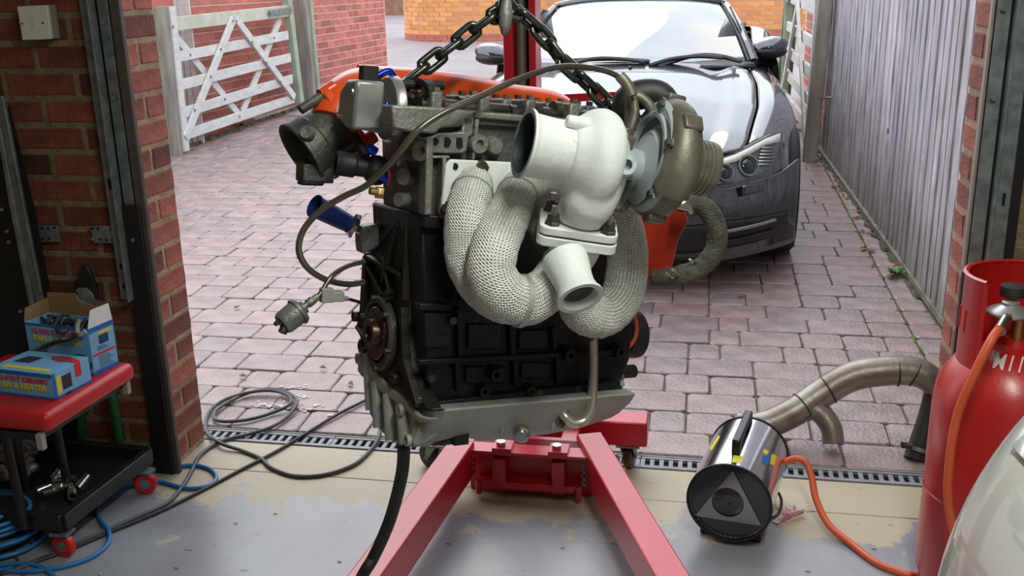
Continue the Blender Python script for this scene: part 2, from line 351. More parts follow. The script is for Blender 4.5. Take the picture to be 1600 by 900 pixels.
def run(k): return [215] if k % 2 else [-102, 215]
def rev(k): return [215] if k % 2 else [102, 102]
# left return wall (faces the camera) and the reveal of the left pier
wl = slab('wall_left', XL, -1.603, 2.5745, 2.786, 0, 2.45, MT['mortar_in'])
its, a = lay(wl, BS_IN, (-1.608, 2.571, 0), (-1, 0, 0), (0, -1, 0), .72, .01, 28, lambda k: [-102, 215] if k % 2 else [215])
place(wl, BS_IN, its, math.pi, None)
wp = slab('wall_left_pier', -1.603, -1.5815, 2.578, 2.786, 0, 2.12, MT['mortar'])
its, a = lay(wp, BS_P, (-1.578, 2.572, 0), (0, 1, 0), (1, 0, 0), .218, .01, 28, rev)
place(wp, BS_P, its, -math.pi/2, None)
# right pier and right return wall
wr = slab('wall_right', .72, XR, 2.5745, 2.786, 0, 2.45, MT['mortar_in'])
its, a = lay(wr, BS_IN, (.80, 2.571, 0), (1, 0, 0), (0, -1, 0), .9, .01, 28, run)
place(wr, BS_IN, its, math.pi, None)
wq = slab('wall_right_pier', .6585, .72, 2.578, 2.786, 0, 2.12, MT['mortar'])
its, a = lay(wq, BS_P, (.655, 2.785, 0), (0, -1, 0), (-1, 0, 0), .218, .01, 28, rev)
place(wq, BS_P, its, math.pi/2, None)

# steel door tracks, black seals and frames
def track(name, xs, side, label):
    t = empty(name, (xs, 2.54, 0), kind='structure')
    MB().box((xs+side*.0, 2.548, 1.32), (.032, .006, 1.52)).build('track_face', MT['galv'], t, bev=.002)
    MB().box((xs+side*.024, 2.535, 1.32), (.005, .035, 1.52)).build('track_flange', MT['galv'], t, bev=.001)
    MB().box((xs+side*.040, 2.562, 1.33), (.046, .004, 1.54)).build('track_recess_shade', MT['void'], t); MB().box((xs+side*.046, 2.556, 1.35), (.030, .006, 1.5)).build('track_rail', MT['galv'], t, bev=.001)  # flat black strip puts in the shade of the recess behind the rail
    for z in (.74, 1.14, 1.34, 1.75):
        b = MB(); b.cyl((xs+side*.050, 2.549, z), (xs+side*.050, 2.541, z), .006, n=10); b.build('bolt', MT['screw'], t)
    for z in (.60, .66, .9): MB().box((xs, 2.544, z), (.006, .003, .014 if z < .7 else .03)).build('slot', MT['void'], t)
    return t
def build_tracks():
    pL = py(150, 60, 2.548).x; track('trim_4', -1.640, 1, '')
    MB().box((-1.590, 2.555, .42), (.060, .022, .84)).build('trim_5', MT['blk_steel'], org=(-1.59, 2.555, 0), bev=.003, kind='structure')
    MB().box((-1.560, 2.562, 1.06), (.03, .018, 2.12)).build('trim_6', MT['brn_steel'], org=(-1.56, 2.562, 0), bev=.003, kind='structure')
    track('trim_7', .706, -1, '')
    MB().box((.665, 2.545, .36), (.066, .018, .72)).build('trim_8', MT['blk_steel'], org=(.672, 2.56, 0), bev=.002, kind='structure')
    MB().box((.640, 2.575, 1.4), (.006, .020, 1.36)).build('trim_9', MT['grey_pl'], org=(.640, 2.575, 0), bev=.002, kind='structure'); MB().box((.725, 2.567, 1.06), (.05, .006, 2.12)).build('trim_13', MT['blk_steel'], org=(.725, 2.567, 0), kind='structure')
build_tracks()
# drainage channel
dr = empty('drainage_channel', (-.45, 2.842, 0), 'long grey slotted drain grating sunk between the garage floor and the block drive', 'drain')
dx0, dx1 = -1.66, .70
MB().box(((dx0+dx1)/2, 2.842, -.06), (dx1-dx0, .078, .02)).build('channel_bed', MT['void'], dr)
for yy in (2.803, 2.881): MB().box(((dx0+dx1)/2, yy, -.03), (dx1-dx0, .006, .062)).build('edge_rail', MT['grate'], dr)
seg = .50; x = dx0
while x < dx1-.01:
    e = min(x+seg, dx1); b = MB()
    for yy in (2.813, 2.871): b.box(((x+e)/2, yy, -.006), (e-x-.003, .012, .010))
    k = x+.006
    while k < e-.006:
        b.box((k, 2.842, -.007), (.013, .048, .008), X=(1, 0, 0)); k += .0285
    b.build('grate_section', MT['grate'], dr, flat=True); x = e

# ------------------------------------------------------------------ drive
base = MB().add([(-6, 2.885, -.011), (3.2, 2.885, -.011), (3.2, 9.6, gz(9.6)-.011), (-6, 9.6, gz(9.6)-.011), (-6, 2.885, -.2), (3.2, 2.885, -.2), (3.2, 9.6, -.2), (-6, 9.6, -.2)],
                [(0, 1, 2, 3), (4, 7, 6, 5), (0, 4, 5, 1), (1, 5, 6, 2), (2, 6, 7, 3), (3, 7, 4, 0)]).build('driveway', MT['joint'], kind='structure', flat=True)
def block(L, Wd, seed, hh=.05):
    rnd = random.Random(seed); b = MB(); c = .004; cc = .013
    def ring(ins, z, jj=0):
        x, y = L/2-ins, Wd/2-ins; P = []
        for sx, sy in ((1, 1), (-1, 1), (-1, -1), (1, -1)):
            q = [(sx*x, sy*(y-cc)), (sx*(x-cc), sy*y)]
            if sx*sy < 0: q = q[::-1]
            P += [(a+(rnd.random()-.5)*jj, d+(rnd.random()-.5)*jj, z) for a, d in q]
        return P
    A, B, C2 = ring(.0, -hh, .003), ring(.0, -c, .004), ring(c, 0, .003)
    b.add(A+B+C2, [tuple(range(16, 24))]+[(r*8+i, r*8+(i+1) % 8, (r+1)*8+(i+1) % 8, (r+1)*8+i) for r in (0, 1) for i in range(8)])
    me = bpy.data.meshes.new('paving_block'); me.from_pydata([tuple(p) for p in b.v], [], b.f); me.materials.append(MT['paver'])
    bm = bmesh.new(); bm.from_mesh(me); bmesh.ops.recalc_face_normals(bm, faces=bm.faces); bm.to_mesh(me); bm.free()
    return me
SZ = (.116, .156, .236); BLK = {s: [block(s, .155, int(s*1e4)+k) for k in range(3)] for s in SZ}
EDG = [block(.106, .155, 900+k) for k in range(3)]
def fx(Y): return .985-.034*(Y-4.1)       # line of the right fence
blocks = []
rg = random.Random(3); Y = 2.975; row = 0
while Y < 9.45:
    # soldier course along the fence
    x = .845 - .006*(Y-4); xe = fx(Y)-.015
    blocks.append((EDG[row % 3], V(((x+xe)/2, Y, 0)), (xe-x-.006)/.106))
    while x > -5.2:
        s = rg.choice((.116, .156, .156, .236, .236)); blocks.append((rg.choice(BLK[s]), V((x-s/2-.003, Y, 0)), 1)); x -= s+.004
    Y += .159; row += 1
vis = []
for me, c, sx in blocks:
    c.z = gz(c.y)+rg.uniform(-.003, .002)-.0; c.y += rg.uniform(-.002, .002)
    q = c-CAM; zz = q.dot(FW); sxp = 800+FPX*q.dot(RT)/zz; syp = 450-FPX*q.dot(UP)/zz
    hid = (580 < sxp < 1000 and 130 < syp < 640) or (930 < sxp < 1215 and syp < 400) or (sxp < 262+.083*syp-10) or sxp < 240 or sxp > 1500
    vis.append((zz + (100 if hid else 0), me, c, sx))
vis.sort(key=lambda t: t[0])
sl_ang = math.atan(SL)
for i, (zz, me, c, sx) in enumerate(vis[:300]):
    o = inst(me, 'paving_block', c, base, (sl_ang+rg.uniform(-.008, .008), rg.uniform(-.008, .008), rg.uniform(-.012, .012))); o.scale.x = sx
b = MB(); RX = Matrix.Rotation(sl_ang, 3, 'X')
for zz, me, c, sx in vis[300:]:
    r3 = Matrix.Rotation(rg.uniform(-.012, .012), 3, 'Z')
    b.add([RX @ (r3 @ V((v.co.x*sx, v.co.y, v.co.z))) + c for v in me.vertices], [tuple(p.vertices) for p in me.polygons])
b.build('paving_block', MT['paver'], base, flat=True, kind='stuff')
# tarmac beyond
def tz(Y): return gz(9.5) + .031*(Y-9.5)
MB().add([(-30, 9.45, tz(9.45)-.0), (25, 9.45, tz(9.45)-.0), (25, 40, tz(40)), (-30, 40, tz(40)), (-30, 9.45, -.5), (25, 9.45, -.5), (25, 40, -.5), (-30, 40, -.5)],
         [(0, 1, 2, 3), (4, 7, 6, 5), (0, 4, 5, 1), (1, 5, 6, 2), (2, 6, 7, 3), (3, 7, 4, 0)]).build('floor_outside', MT['tarmac'], kind='structure', flat=True)
# kerb board and soil along the fence, garage front wall
b = MB(); A = []
for Yk in (2.80, 9.4): A.append(Yk)
MB().add([(fx(2.8)-.012, 2.80, 0), (fx(2.8)+.06, 2.80, 0), (fx(8)+.06, 8, gz(8)), (fx(8)-.012, 8, gz(8)), (fx(2.8)-.012, 2.80, .035), (fx(2.8)+.06, 2.80, .06), (fx(8)+.06, 8, gz(8)+.03), (fx(8)-.012, 8, gz(8)+.012)],
         [(0, 3, 2, 1), (4, 5, 6, 7), (0, 1, 5, 4), (1, 2, 6, 5), (2, 3, 7, 6), (3, 0, 4, 7)]).build('trim_10', MT['conc'], kind='structure')
# soft-edged dirt along foot of the fence, leaves
rl = random.Random(11)
# ---- right fence: one board after another, weathered silver
fe = empty('timber_fence', (.93, 5.8, 0), 'tall weathered silver-grey close-boarded fence along the right of the drive', 'fence')
fd = V((-.034, 1, 0)).normalized(); fn = V((-1, -.034, 0)).normalized(); Yb = 4.02; k = 0
while Yb < 7.72:
    w = rl.uniform(.095, .150); c = V((fx(Yb+w/2), Yb+w/2, 0)); zb = gz(c.y)+.045; zt = 2.02
    d2 = (fd*w/2); a = .006
    A = [c-d2+fn*(.002), c+d2+fn*(-.004), c+d2+fn*(a+.002), c-d2+fn*(a+.010)] if k % 2 else [c-d2+fn*.004, c+d2+fn*(-.006), c+d2+fn*(.010), c-d2+fn*(a+.012)]
    P = [V((p.x, p.y, zb+rl.uniform(-.006, .006))) for p in A]; Q = [V((p.x, p.y, zt)) for p in A]
    MB().taper(P, Q).build('fence_board', MT['fence'], fe, bev=.0025, flat=True)
    Yb += w-.006; k += 1
for z in (.45, 1.15, 1.8): MB().bar((fx(4)+.03, 4.0, z), (fx(7.75)+.03, 7.75, z+.03), .04, .075).build('fence_rail', MT['wood_post'], fe)
MB().box((fx(3.95)+.055, 3.95, 1.02), (.10, .10, 2.04)).build('end_post', MT['wood_post'], fe, bev=.004)
MB().box((1.04, 3.34, 1.02), (.04, 1.10, 2.04)).build('wall_side_outer', MT['wood_post'], kind='structure', org=(1.04, 3.34, 0))
# fixing bolt sticking out of the fence
q = px(1303, 153, .80)
MB().cyl(px(1282, 152, .80), px(1306, 153, .82), .006, n=8).build('gate_bolt', MT['screw'], org=tuple(q), label='thin steel bolt rod sticking out beside the post at the far end of the fence', cat='bolt') if False else None

# ---- gates, posts and outer walls
def vplane(a, b):
    a = V((a[0], a[1], 0)); b = V((b[0], b[1], 0)); d = (b-a).normalized(); n = V((d.y, -d.x, 0))
    if n.y > 0: n = -n
    return a, d, n
def beam(pl, p0, p1, w, t, off, name, m, parent, bev=.003):
    """flat timber of face width w between two pixels on a vertical plane moved off towards the camera"""
    o, d, n = pl; o = o+n*off
    a, b = onp(*p0, o, n), onp(*p1, o, n); dd = (b-a).normalized(); s = n.cross(dd)
    return MB().box((a+b)/2, ((b-a).length, w, t), dd, s, n).build(name, m, parent, bev=bev)
gp = vplane((-4.14, 7.52), (-4.02, 9.95))
tp = V((-4.10, 7.40, 0))
lg = empty('field_gate', (-4.08, 8.7, gz(8.7)), 'pale five-barred timber gate standing open against the left brick wall', 'gate')
PLG = gp
beam(gp, (264, 10), (287, 236), .075, .07, .0, 'stile', MT['wood_w'], lg)
beam(gp, (447, -10), (468, 160), .085, .07, .0, 'stile', MT['wood_g'], lg)
beam(gp, (266, 38), (449, 17), .105, .045, .0, 'top_rail', MT['moss_rail'], lg)
for a, b in (((271, 90), (449, 55)), ((276, 134), (453, 90)), ((281, 178), (456, 123)), ((291, 210), (458, 154))):
    beam(gp, a, b, .082, .025, .006, 'rail', MT['wood_w'], lg)
beam(gp, (364, 30), (290, 216), .075, .022, .036, 'brace', MT['wood_w'], lg)
beam(gp, (369, 30), (460, 152), .07, .022, .036, 'brace', MT['wood_w'], lg)
beam(gp, (268, 50), (372, 178), .07, .022, -.024, 'brace', MT['wood_w'], lg)
beam(gp, (437, 30), (378, 176), .07, .022, -.024, 'brace', MT['wood_w'], lg)
for p in ((364, 33), (369, 33), (345, 77), (394, 66), (329, 120), (416, 98), (304, 172), (438, 128), (297, 86), (428, 59), (351, 155), (374, 182), (270, 42)):
    o, d, n = gp; a = onp(*p, o+n*.047, n); MB().cyl(a, a+n*.006, .012, n=8).build('nail_head', MT['conc'], lg)
beam(gp, (421, 21), (456, 15), .055, .008, .042, 'hinge_strap', MT['galv'], lg, bev=.001)
for p in ((424, 21), (438, 18), (454, 16)):
    o, d, n = gp; a = onp(*p, o+n*.05, n); MB().hexb(a, n, .012, .006).build('bolt', MT['screw'], lg)
# posts
def post(p0, p1, Yp, w, m, label, name='gate_post', zt=None, t=.1, zb=None):
    a, b = py(*p0, Yp), py(*p1, Yp); zb = gz(Yp)-.02 if zb is None else zb; zt = a.z if zt is None else zt; xb = b.x; xt = a.x
    dirn = V((xt-xb, 0, max(a.z-b.z, .01))).normalized(); bot = V((b.x, Yp, b.z)) + dirn*((zb-b.z)/dirn.z); top = V((b.x, Yp, b.z)) + dirn*((zt-b.z)/dirn.z)
    bt = MB().bar(bot, top, w, t, up=(0, 1, 0)); return bt.build(name, m, org=(bot.x, Yp, zb), bev=.006, label=label, cat='post')
post((251, 10), (277, 236), 7.46, .085, MT['wood_post'], 'short weathered square post at the near end of the left timber gate')
post((470, 0), (484, 145), 9.98, .13, MT['wood_post'], 'thick grey timber post at the hinge end of the left gate', zt=2.0)
post((483, 0), (492, 100), 10.05, .055, MT['wood_g'], 'narrow green-stained timber upright against the pale red brick wall', zt=2.0, t=.06)
ppr = post((1290, 0), (1265, 245), 7.50, .095, MT['wood_post'], 'grey square post at the far end of the right fence', zt=1.9, t=.08)
post((1237, 0), (1222, 165), 9.9, .13, MT['wood_dg'], 'dark green timber post beyond the right door mirror of the car', zt=2.0)
# right gate, seen nearly edge on
rgp = vplane((.755, 7.62), (.70, 9.75))
rt = empty('field_gate', (.73, 8.7, gz(8.7)), 'pale barred timber gate seen almost edge-on beside the right fence', 'gate')
def RG(y, z): return V((.755-.026*(y-7.62), y, z))
for z, w in ((1.19, .11), (.93, .08), (.72, .08), (.52, .08), (.32, .08)):
    MB().bar(RG(7.62, z), RG(9.75, z+.04), .03, w).build('rail', MT['wood_w'], rt, bev=.003)
MB().bar(RG(7.62, .16), RG(7.62, 1.32), .07, .07, up=(0, 1, 0)).build('stile', MT['wood_w'], rt, bev=.003)
MB().bar(RG(9.72, .24), RG(9.72, 1.5), .07, .07, up=(0, 1, 0)).build('stile', MT['wood_g'], rt, bev=.003)
MB().bar(RG(7.66, .25)+V((-.035, 0, 0)), RG(8.7, 1.2)+V((-.035, 0, 0)), .02, .07).build('brace', MT['wood_w'], rt, bev=.002)
MB().bar(RG(9.68, .30)+V((-.035, 0, 0)), RG(8.7, 1.2)+V((-.035, 0, 0)), .02, .07).build('brace', MT['wood_w'], rt, bev=.002)
MB().box(RG(9.6, 1.20)+V((-.03, 0, 0)), (.01, .3, .05)).build('hinge_strap', MT['galv'], rt)
a_ = py(1283, 153, 7.46); MB().cyl(a_, py(1306, 152, 7.40), .007, n=8).build('bolt_rod', MT['screw'], ppr)
# grey boards behind the near post of the left gate
gb = empty('slatted_fence', (-4.5, 7.95, gz(8)), 'run of narrow pale grey upright boards behind the left gate post', 'fence')
for i, (x0, x1) in enumerate(((232, 237), (239, 244), (270, 275), (277, 284), (286, 295))):
    a, b = py(x0, 5, 7.95+.02*(i % 2)), py(x1, 5, 7.95+.02*(i % 2)); Yp = a.y
    c, d = py(x0+22, 200, Yp), py(x1+21, 200, Yp)
    P = [V((c.x, Yp, c.z)), V((d.x, Yp, d.z))]; T = [V((a.x, Yp, a.z)), V((b.x, Yp, b.z))]
    f = lambda lo, hi, z: lo + (hi-lo)*((z-lo.z)/(hi.z-lo.z))
    q = [f(P[0], T[0], gz(8)), f(P[1], T[1], gz(8)), f(P[1], T[1], 1.9), f(P[0], T[0], 1.9)]
    MB().prism(q, (0, .02, 0)).build('fence_board', MT['wood_w'], gb, bev=.002)
MB().box((-4.62, 8.0, 1.0), (.3, .03, .08)).build('fence_rail', MT['wood_post'], gb)
# left outer brick wall
def wallslab(name, a, b, z0, z1, th, m):
    a = V((a[0], a[1], 0)); b = V((b[0], b[1], 0)); d = (b-a).normalized(); n = V((d.y, -d.x, 0))
    P = [a, b, b-n*th*-1, a-n*th*-1]
    return a, b, d, n
lo_a, lo_b = V((-4.43, 6.2, 0)), V((-4.03, 12.74, 0)); ld = (lo_b-lo_a).normalized(); ln = V((ld.y, -ld.x, 0))
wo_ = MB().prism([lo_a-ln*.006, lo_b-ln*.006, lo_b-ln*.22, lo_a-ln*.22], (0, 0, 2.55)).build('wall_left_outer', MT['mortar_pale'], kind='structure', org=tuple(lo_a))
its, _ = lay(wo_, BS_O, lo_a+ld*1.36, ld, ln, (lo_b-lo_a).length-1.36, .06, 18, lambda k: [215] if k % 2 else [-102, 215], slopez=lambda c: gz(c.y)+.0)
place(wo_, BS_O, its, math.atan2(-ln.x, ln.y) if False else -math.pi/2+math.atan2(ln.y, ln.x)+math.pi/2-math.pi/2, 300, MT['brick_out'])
# slipped red board low on that wall and dirt at its foot
b = MB()
def strip(name, pts, m, h, w=.16):
    b = MB(); n = len(pts)
    for i in range(n-1):
        pass
# right outer brick wall behind the right gate
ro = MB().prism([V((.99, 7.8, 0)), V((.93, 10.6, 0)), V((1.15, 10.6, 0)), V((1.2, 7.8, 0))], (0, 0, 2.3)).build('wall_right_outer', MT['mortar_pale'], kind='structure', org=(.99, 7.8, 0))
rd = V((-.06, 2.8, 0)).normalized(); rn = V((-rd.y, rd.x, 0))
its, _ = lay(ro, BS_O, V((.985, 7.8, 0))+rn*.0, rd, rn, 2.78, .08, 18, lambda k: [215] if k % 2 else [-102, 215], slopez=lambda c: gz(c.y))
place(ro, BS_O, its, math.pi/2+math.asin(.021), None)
# curved orange wall across the turning area
cw = empty('wall_far', (-1.5, 17.3, 0), kind='structure')
CW = []
for i in range(200):
    s = i*.05
    CW.append(s)
def cwp(s):
    """plan curve: quarter turn at the left end, then nearly straight"""
    R_ = 1.1; arc = R_*1.5
    x0, y0 = -4.25, 17.05
    if s < arc:
        a = (arc-s)/R_; return V((x0-R_*math.sin(a), y0+R_*(1-math.cos(a))+.0, 0)), V((math.cos(a), -math.sin(a), 0))
    t = s-arc; th = .10; return V((x0+t*math.cos(th), y0+t*math.sin(th), 0)), V((math.cos(th), math.sin(th), 0))
core = []; n_ = 90
for i in range(n_): core.append(cwp(i*10.6/(n_-1)))
P = [p-V((t.y, -t.x, 0))*.012 for p, t in core]; Q = [p-V((t.y, -t.x, 0))*.23 for p, t in core]
MB().prism([V((p.x, p.y, 0)) for p in P]+[V((p.x, p.y, 0)) for p in Q[::-1]], (0, 0, 2.3)).build('wall_core', MT['mortar_pale'], cw)
zw = tz(17.05)-.03; its = []
for k in range(22):
    s = 0 if k % 2 else .1
    while s < 10.3:
        p, t = cwp(s+.108); its.append((k, V((p.x, p.y, zw+.0375+k*.075)), math.atan2(-(-t.x), t.y) if False else math.atan2(t.y, t.x)+math.pi)); s += .225
its.sort(key=lambda q: q[0])
bo = MB(); bp_ = MB(); cnt = 0
for k, c, an in its:
    st = BS_PL if k < 2 else BS_R
    if cnt < 300 and -4.9 < c.x < 1.9 and (c.x < -2.6 or c.x > .1 or k > 30): inst(random.choice(st[215]), 'brick', c, cw, (0, 0, an)); cnt += 1
    else:
        R = Matrix.Rotation(an, 3, 'Z'); (bp_ if k < 2 else bo).add([R @ v.co + c for v in st[215][k % 3].vertices], [tuple(p.vertices) for p in st[215][k % 3].polygons])
bo.build('brick', MT['brick_org'], cw, flat=True, kind='stuff'); bp_.build('brick', MT['brick_plinth'], cw, flat=True, kind='stuff')
MB().box((-8.4, 24.2, tz(24)+1.2), (3.6, .1, 2.5)).build('board_screen', mat('brown_board', (.24, .12, .075), .7, var=.2), org=(-8.4, 24.2, tz(24)), label='plain brown boarded screen far off between the two brick walls', cat='fence', bev=.01)
# dirt, weeds and leaves
def clump(name, c, n, size, m, label, cat, hgt=.6, group=None):
    e = empty(name, c, label, cat, group); r = random.Random(int(abs(c[0]*1000)+c[1]*10))
    for i in range(n):
        a = r.uniform(0, 6.28); el = r.uniform(.1, hgt); L = size*r.uniform(.5, 1); p = V(c)+V((r.uniform(-1, 1), r.uniform(-1, 1), 0))*size*.5+V((0, 0, r.uniform(.0, size*.5)))
        d = V((math.cos(a), math.sin(a), el)).normalized(); s = d.cross(V((0, 0, 1))).normalized()*L*.32; up = s.cross(d).normalized()*L*.12
        b = MB().add([p, p+d*L*.35+s+up, p+d*L*.35-s+up, p+d*L*.75+s*.8, p+d*L*.75-s*.8, p+d*L-up, p+d*L*.5], [(0, 1, 6), (0, 6, 2), (1, 3, 6), (6, 4, 2), (3, 5, 6), (6, 5, 4)])
        b.build('leaf', m, e, solid=.0012)
    return e
cp = pg(1400, 432); clump('weed', tuple(cp), 26, .055, MT['green'], 'small green leafy weed growing at the foot of the right fence', 'plant', 1.2)
cp = pg(372, 200); clump('weed', tuple(cp), 14, .06, MT['green'], 'low green weed at the foot of the left brick wall behind the gate', 'plant', 1.0)
def leaf(c, s, k, m=None):
    r = random.Random(k); a = r.uniform(0, 6.28); d = V((math.cos(a), math.sin(a), 0)); w = V((-d.y, d.x, 0))
    P = [c-d*s, c-d*s*.3+w*s*.5+V((0, 0, .008)), c+d*s*.5+w*s*.35, c+d*s, c+d*s*.4-w*s*.5+V((0, 0, .006)), c-d*s*.4-w*s*.4]
    return MB().prism(P, (0, 0, .0015))
for i in range(40):
    Yl = rl.uniform(4.6, 9.2); x = fx(Yl)-.02-abs(rl.gauss(0, .06)); c = V((x, Yl, gz(Yl)+.006))
    leaf(c, rl.uniform(.012, .03), i).build('fallen_leaf', MT['leaf'], org=tuple(c), label='small curled brown leaf lying in the gutter of blocks along the right fence', cat='leaf', group='dead leaves along the right fence', flat=True)
for i, (x, y) in enumerate(((1158, 462), (1349, 387), (1358, 392), (380, 588), (505, 575), (548, 600), (370, 480))):
    c = pg(x, y, .008); leaf(c, .018, 100+i).build('fallen_leaf', MT['leaf'], org=tuple(c), flat=True, label=('brown leaf lying on the blocks in front of the car', 'larger brown leaf on the blocks left of the weed', 'smaller brown leaf beside the larger one left of the weed', 'scrap of leaf on the blocks behind the loops of cable', 'scrap of leaf on the blocks nearer the engine than the cable loops', 'tiny leaf scrap beside the engine sump', 'tiny leaf scrap on the left of the drive')[i], cat='leaf')
# moss and soil strips as geometry along the fence foot and the left wall foot
def dirt(name, pts, w, h, m, **kw):
    b = MB(); r = random.Random(5); n = len(pts)
    for i in range(n):
        c = pts[i]
        for q in range(3):
            s = r.uniform(.4, 1); b.sph(V(c)+V((r.uniform(-w, w), r.uniform(-.04, .04), 0)), (w*s, .05*s+.02, h*s), n=7, m=4)
    return b.build(name, m, kind='stuff', org=tuple(pts[0]), **kw)
dirt('soil_strip', [(fx(y)-.01, y, gz(y)) for y in [4.5+.06*i for i in range(70)]], .020, .012, MT['soil'], label='dark line of soil and rotting leaves along the foot of the right fence', cat='soil')
dirt('soil_bank', [tuple(lo_a+ld*(1.4+.07*i)+ln*.075+V((0, 0, gz(7.6+.07*i)))) for i in range(72)], .035, .03, MT['soil'], label='low bank of dark soil and moss along the foot of the left brick wall', cat='soil')
dirt('moss_line', [(.845-.006*(y-4)+rl.uniform(-.008, .008), y, gz(y)-.006) for y in [3.3+.045*i for i in range(80)] if rl.random() < .45], .004, .006, MT['moss'], label='broken line of green moss in the joint beside the edging blocks', cat='moss')

# ------------------------------------------------------------------ the car
CP = mat('dark_grey_metallic_paint', (.022, .025, .034), .28, metal=.7, coat=1, ior=1.5, crough=.015); CP.node_tree.nodes['Principled BSDF'].inputs['Coat IOR'].default_value = 1.95
CP2 = MT['carblk'] = mat('black_car_plastic', (.014, .014, .016), .38)
CG = mat('windscreen_glass', (.22, .27, .31), .02, metal=1.0)
CGl = mat('dark_side_glass', (.02, .02, .025), .03, coat=1)
def glassmix(name, tint, fac, rough=.01):
    M = bpy.data.materials.new(name); M.use_nodes = True; n = M.node_tree.nodes; l = M.node_tree.links; n.remove(n['Principled BSDF'])
    o = n['Material Output']; g = n.new('ShaderNodeBsdfGlossy'); g.inputs['Roughness'].default_value = rough; g.inputs[0].default_value = (1, 1, 1, 1)
    t = n.new('ShaderNodeBsdfTransparent'); t.inputs[0].default_value = tuple(tint)+(1,); f = n.new('ShaderNodeFresnel'); f.inputs[0].default_value = 1.5
    mr = n.new('ShaderNodeMapRange'); mr.inputs[3].default_value = fac; mr.inputs[4].default_value = 1; l.new(f.outputs[0], mr.inputs[0])
    mx = n.new('ShaderNodeMixShader'); l.new(mr.outputs[0], mx.inputs[0]); l.new(t.outputs[0], mx.inputs[1]); l.new(g.outputs[0], mx.inputs[2]); l.new(mx.outputs[0], o.inputs[0])
    return M
WG = glassmix('windscreen', (.75, .85, .85), .34)
HG = glassmix('lamp_lens', (.9, .9, .9), .10)
CX, CY = -.428, 4.35; CR = .006
def cw_(x, y, z):   # car coordinates -> world
    X = CX + x - CR*y; Yw = CY + y + CR*x; return V((X, Yw, z + gz(CY)+SL*y))
def ov(x, y0=0, k=.46): return y0 + k*(abs(x)/.89)**2.6          # plan curve of the nose
car = empty('sports_car', tuple(cw_(0, 0, 0)), 'dark grey two-seat sports car parked nose-in on the drive', 'car')
def lerp(a, b, t): return a+(b-a)*t
def cur(pts, t):
    for (a, va), (b, vb) in zip(pts, pts[1:]):
        if t <= b: u = (t-a)/(b-a); u = u*u*(3-2*u) if False else u; return lerp(va, vb, max(0, u))
    return pts[-1][1]
# bonnet: u across (0..1 half), v from nose to cowl
CREW = [(0, .52), (.35, .62), (.8, .68), (1.2, .69), (1.6, .66)]     # half width of the bonnet by y
CZC = [(0, .575), (.15, .632), (.4, .71), (.8, .79), (1.2, .85), (1.5, .88)]
def lampy(x, z): return ov(x, 0, .50) + .015 + max(0, z-.45)*.55
def hood(x, y): # centre-line crown
    w = cur(CREW, y); zc = cur(CZC, y); t = min(1, abs(x)/w)
    return zc - .055*t**2.2 - .012*math.exp(-((t-.72)/.10)**2) + .010*math.exp(-((t-.88)/.08)**2)
for sgn in (0,):
    G = []
    for i in range(33):
        v = i/32; row = []
        for j in range(-20, 21):
            t = j/20; y = .03 + 1.43*v; w = cur(CREW, y); x = t*w; yy = y
            for _ in range(4): yy = y + ov(x, 0, .30)*(1-v) + .24*v*abs(t)**2; yy = max(yy, lampy(x, hood(x, yy))); x = t*cur(CREW, yy)
            zz = hood(x, yy); row.append(cw_(x, max(yy, lampy(x, zz)-.0), zz))
        G.append(row)
    MB().grid(G).build('bonnet', CP, car, solid=.012, sub=1, ang=60)
# wings with arch bulge and shoulders
def wing(sgn):
    G = []
    YS = [.18+.062*i for i in range(33)]
    for y in YS:
        w = cur(CREW, y); ze = hood(w, y)-.002; bul = math.exp(-((y-.84)/.42)**2)
        wx = cur([(0, .80), (.2, .835), (.6, .885), (.95, .895), (1.4, .865), (2.2, .87)], y)
        row = [(w+.004, ze), (w+.03, ze+.012*bul+.002), (lerp(w, wx, .45), ze+.030*bul-.006), (lerp(w, wx, .78), ze+.018*bul-.045), (wx-.012, ze-.12+.02*bul), (wx, ze-.22)]
        ay = abs(y-.84); arch = math.sqrt(max(0, .345**2-ay*ay)) if ay < .345 else 0
        zb = .335+arch if arch else .19
        zs = ze-.22
        for q in (.2, .45, .7, 1): row.append((wx+(.012 if arch and q > .6 else 0)-(.0 if arch else .05*q*q), lerp(zs, min(zb, zs-.02), q)))
        r2 = []
        for q, (x, z) in enumerate(row):
            f = lambda x, z: max(y + (ov(x, 0, .46)*(1-min(1, (y-.18)/.9))*.75), (lampy(x, z) + (.02 if z > .47 else -.012)))
            yy = f(x, z)
            if q < 3:
                for _ in range(4):
                    wv = cur(CREW, yy); zv = hood(wv, yy)
                    x = wv + (.004, .035, lerp(0, wx-wv, .45))[q]; z = zv+((-.002, .012*bul, .030*bul-.008)[q]); yy = f(x, z)
            r2.append((x, yy, z))
        G.append([cw_(sgn*x, yy, z) for x, yy, z in r2]); continue
        G.append([cw_(sgn*x, max(y + (ov(x, 0, .46)*(1-min(1, (y-.18)/.9))*.75), (lampy(x, z) + (.02 if z > .47 else -.012))), z) for x, z in row])
    return MB().grid(G).build('front_wing', CP, car, solid=.010, sub=1, ang=60)
wing(1); wing(-1)
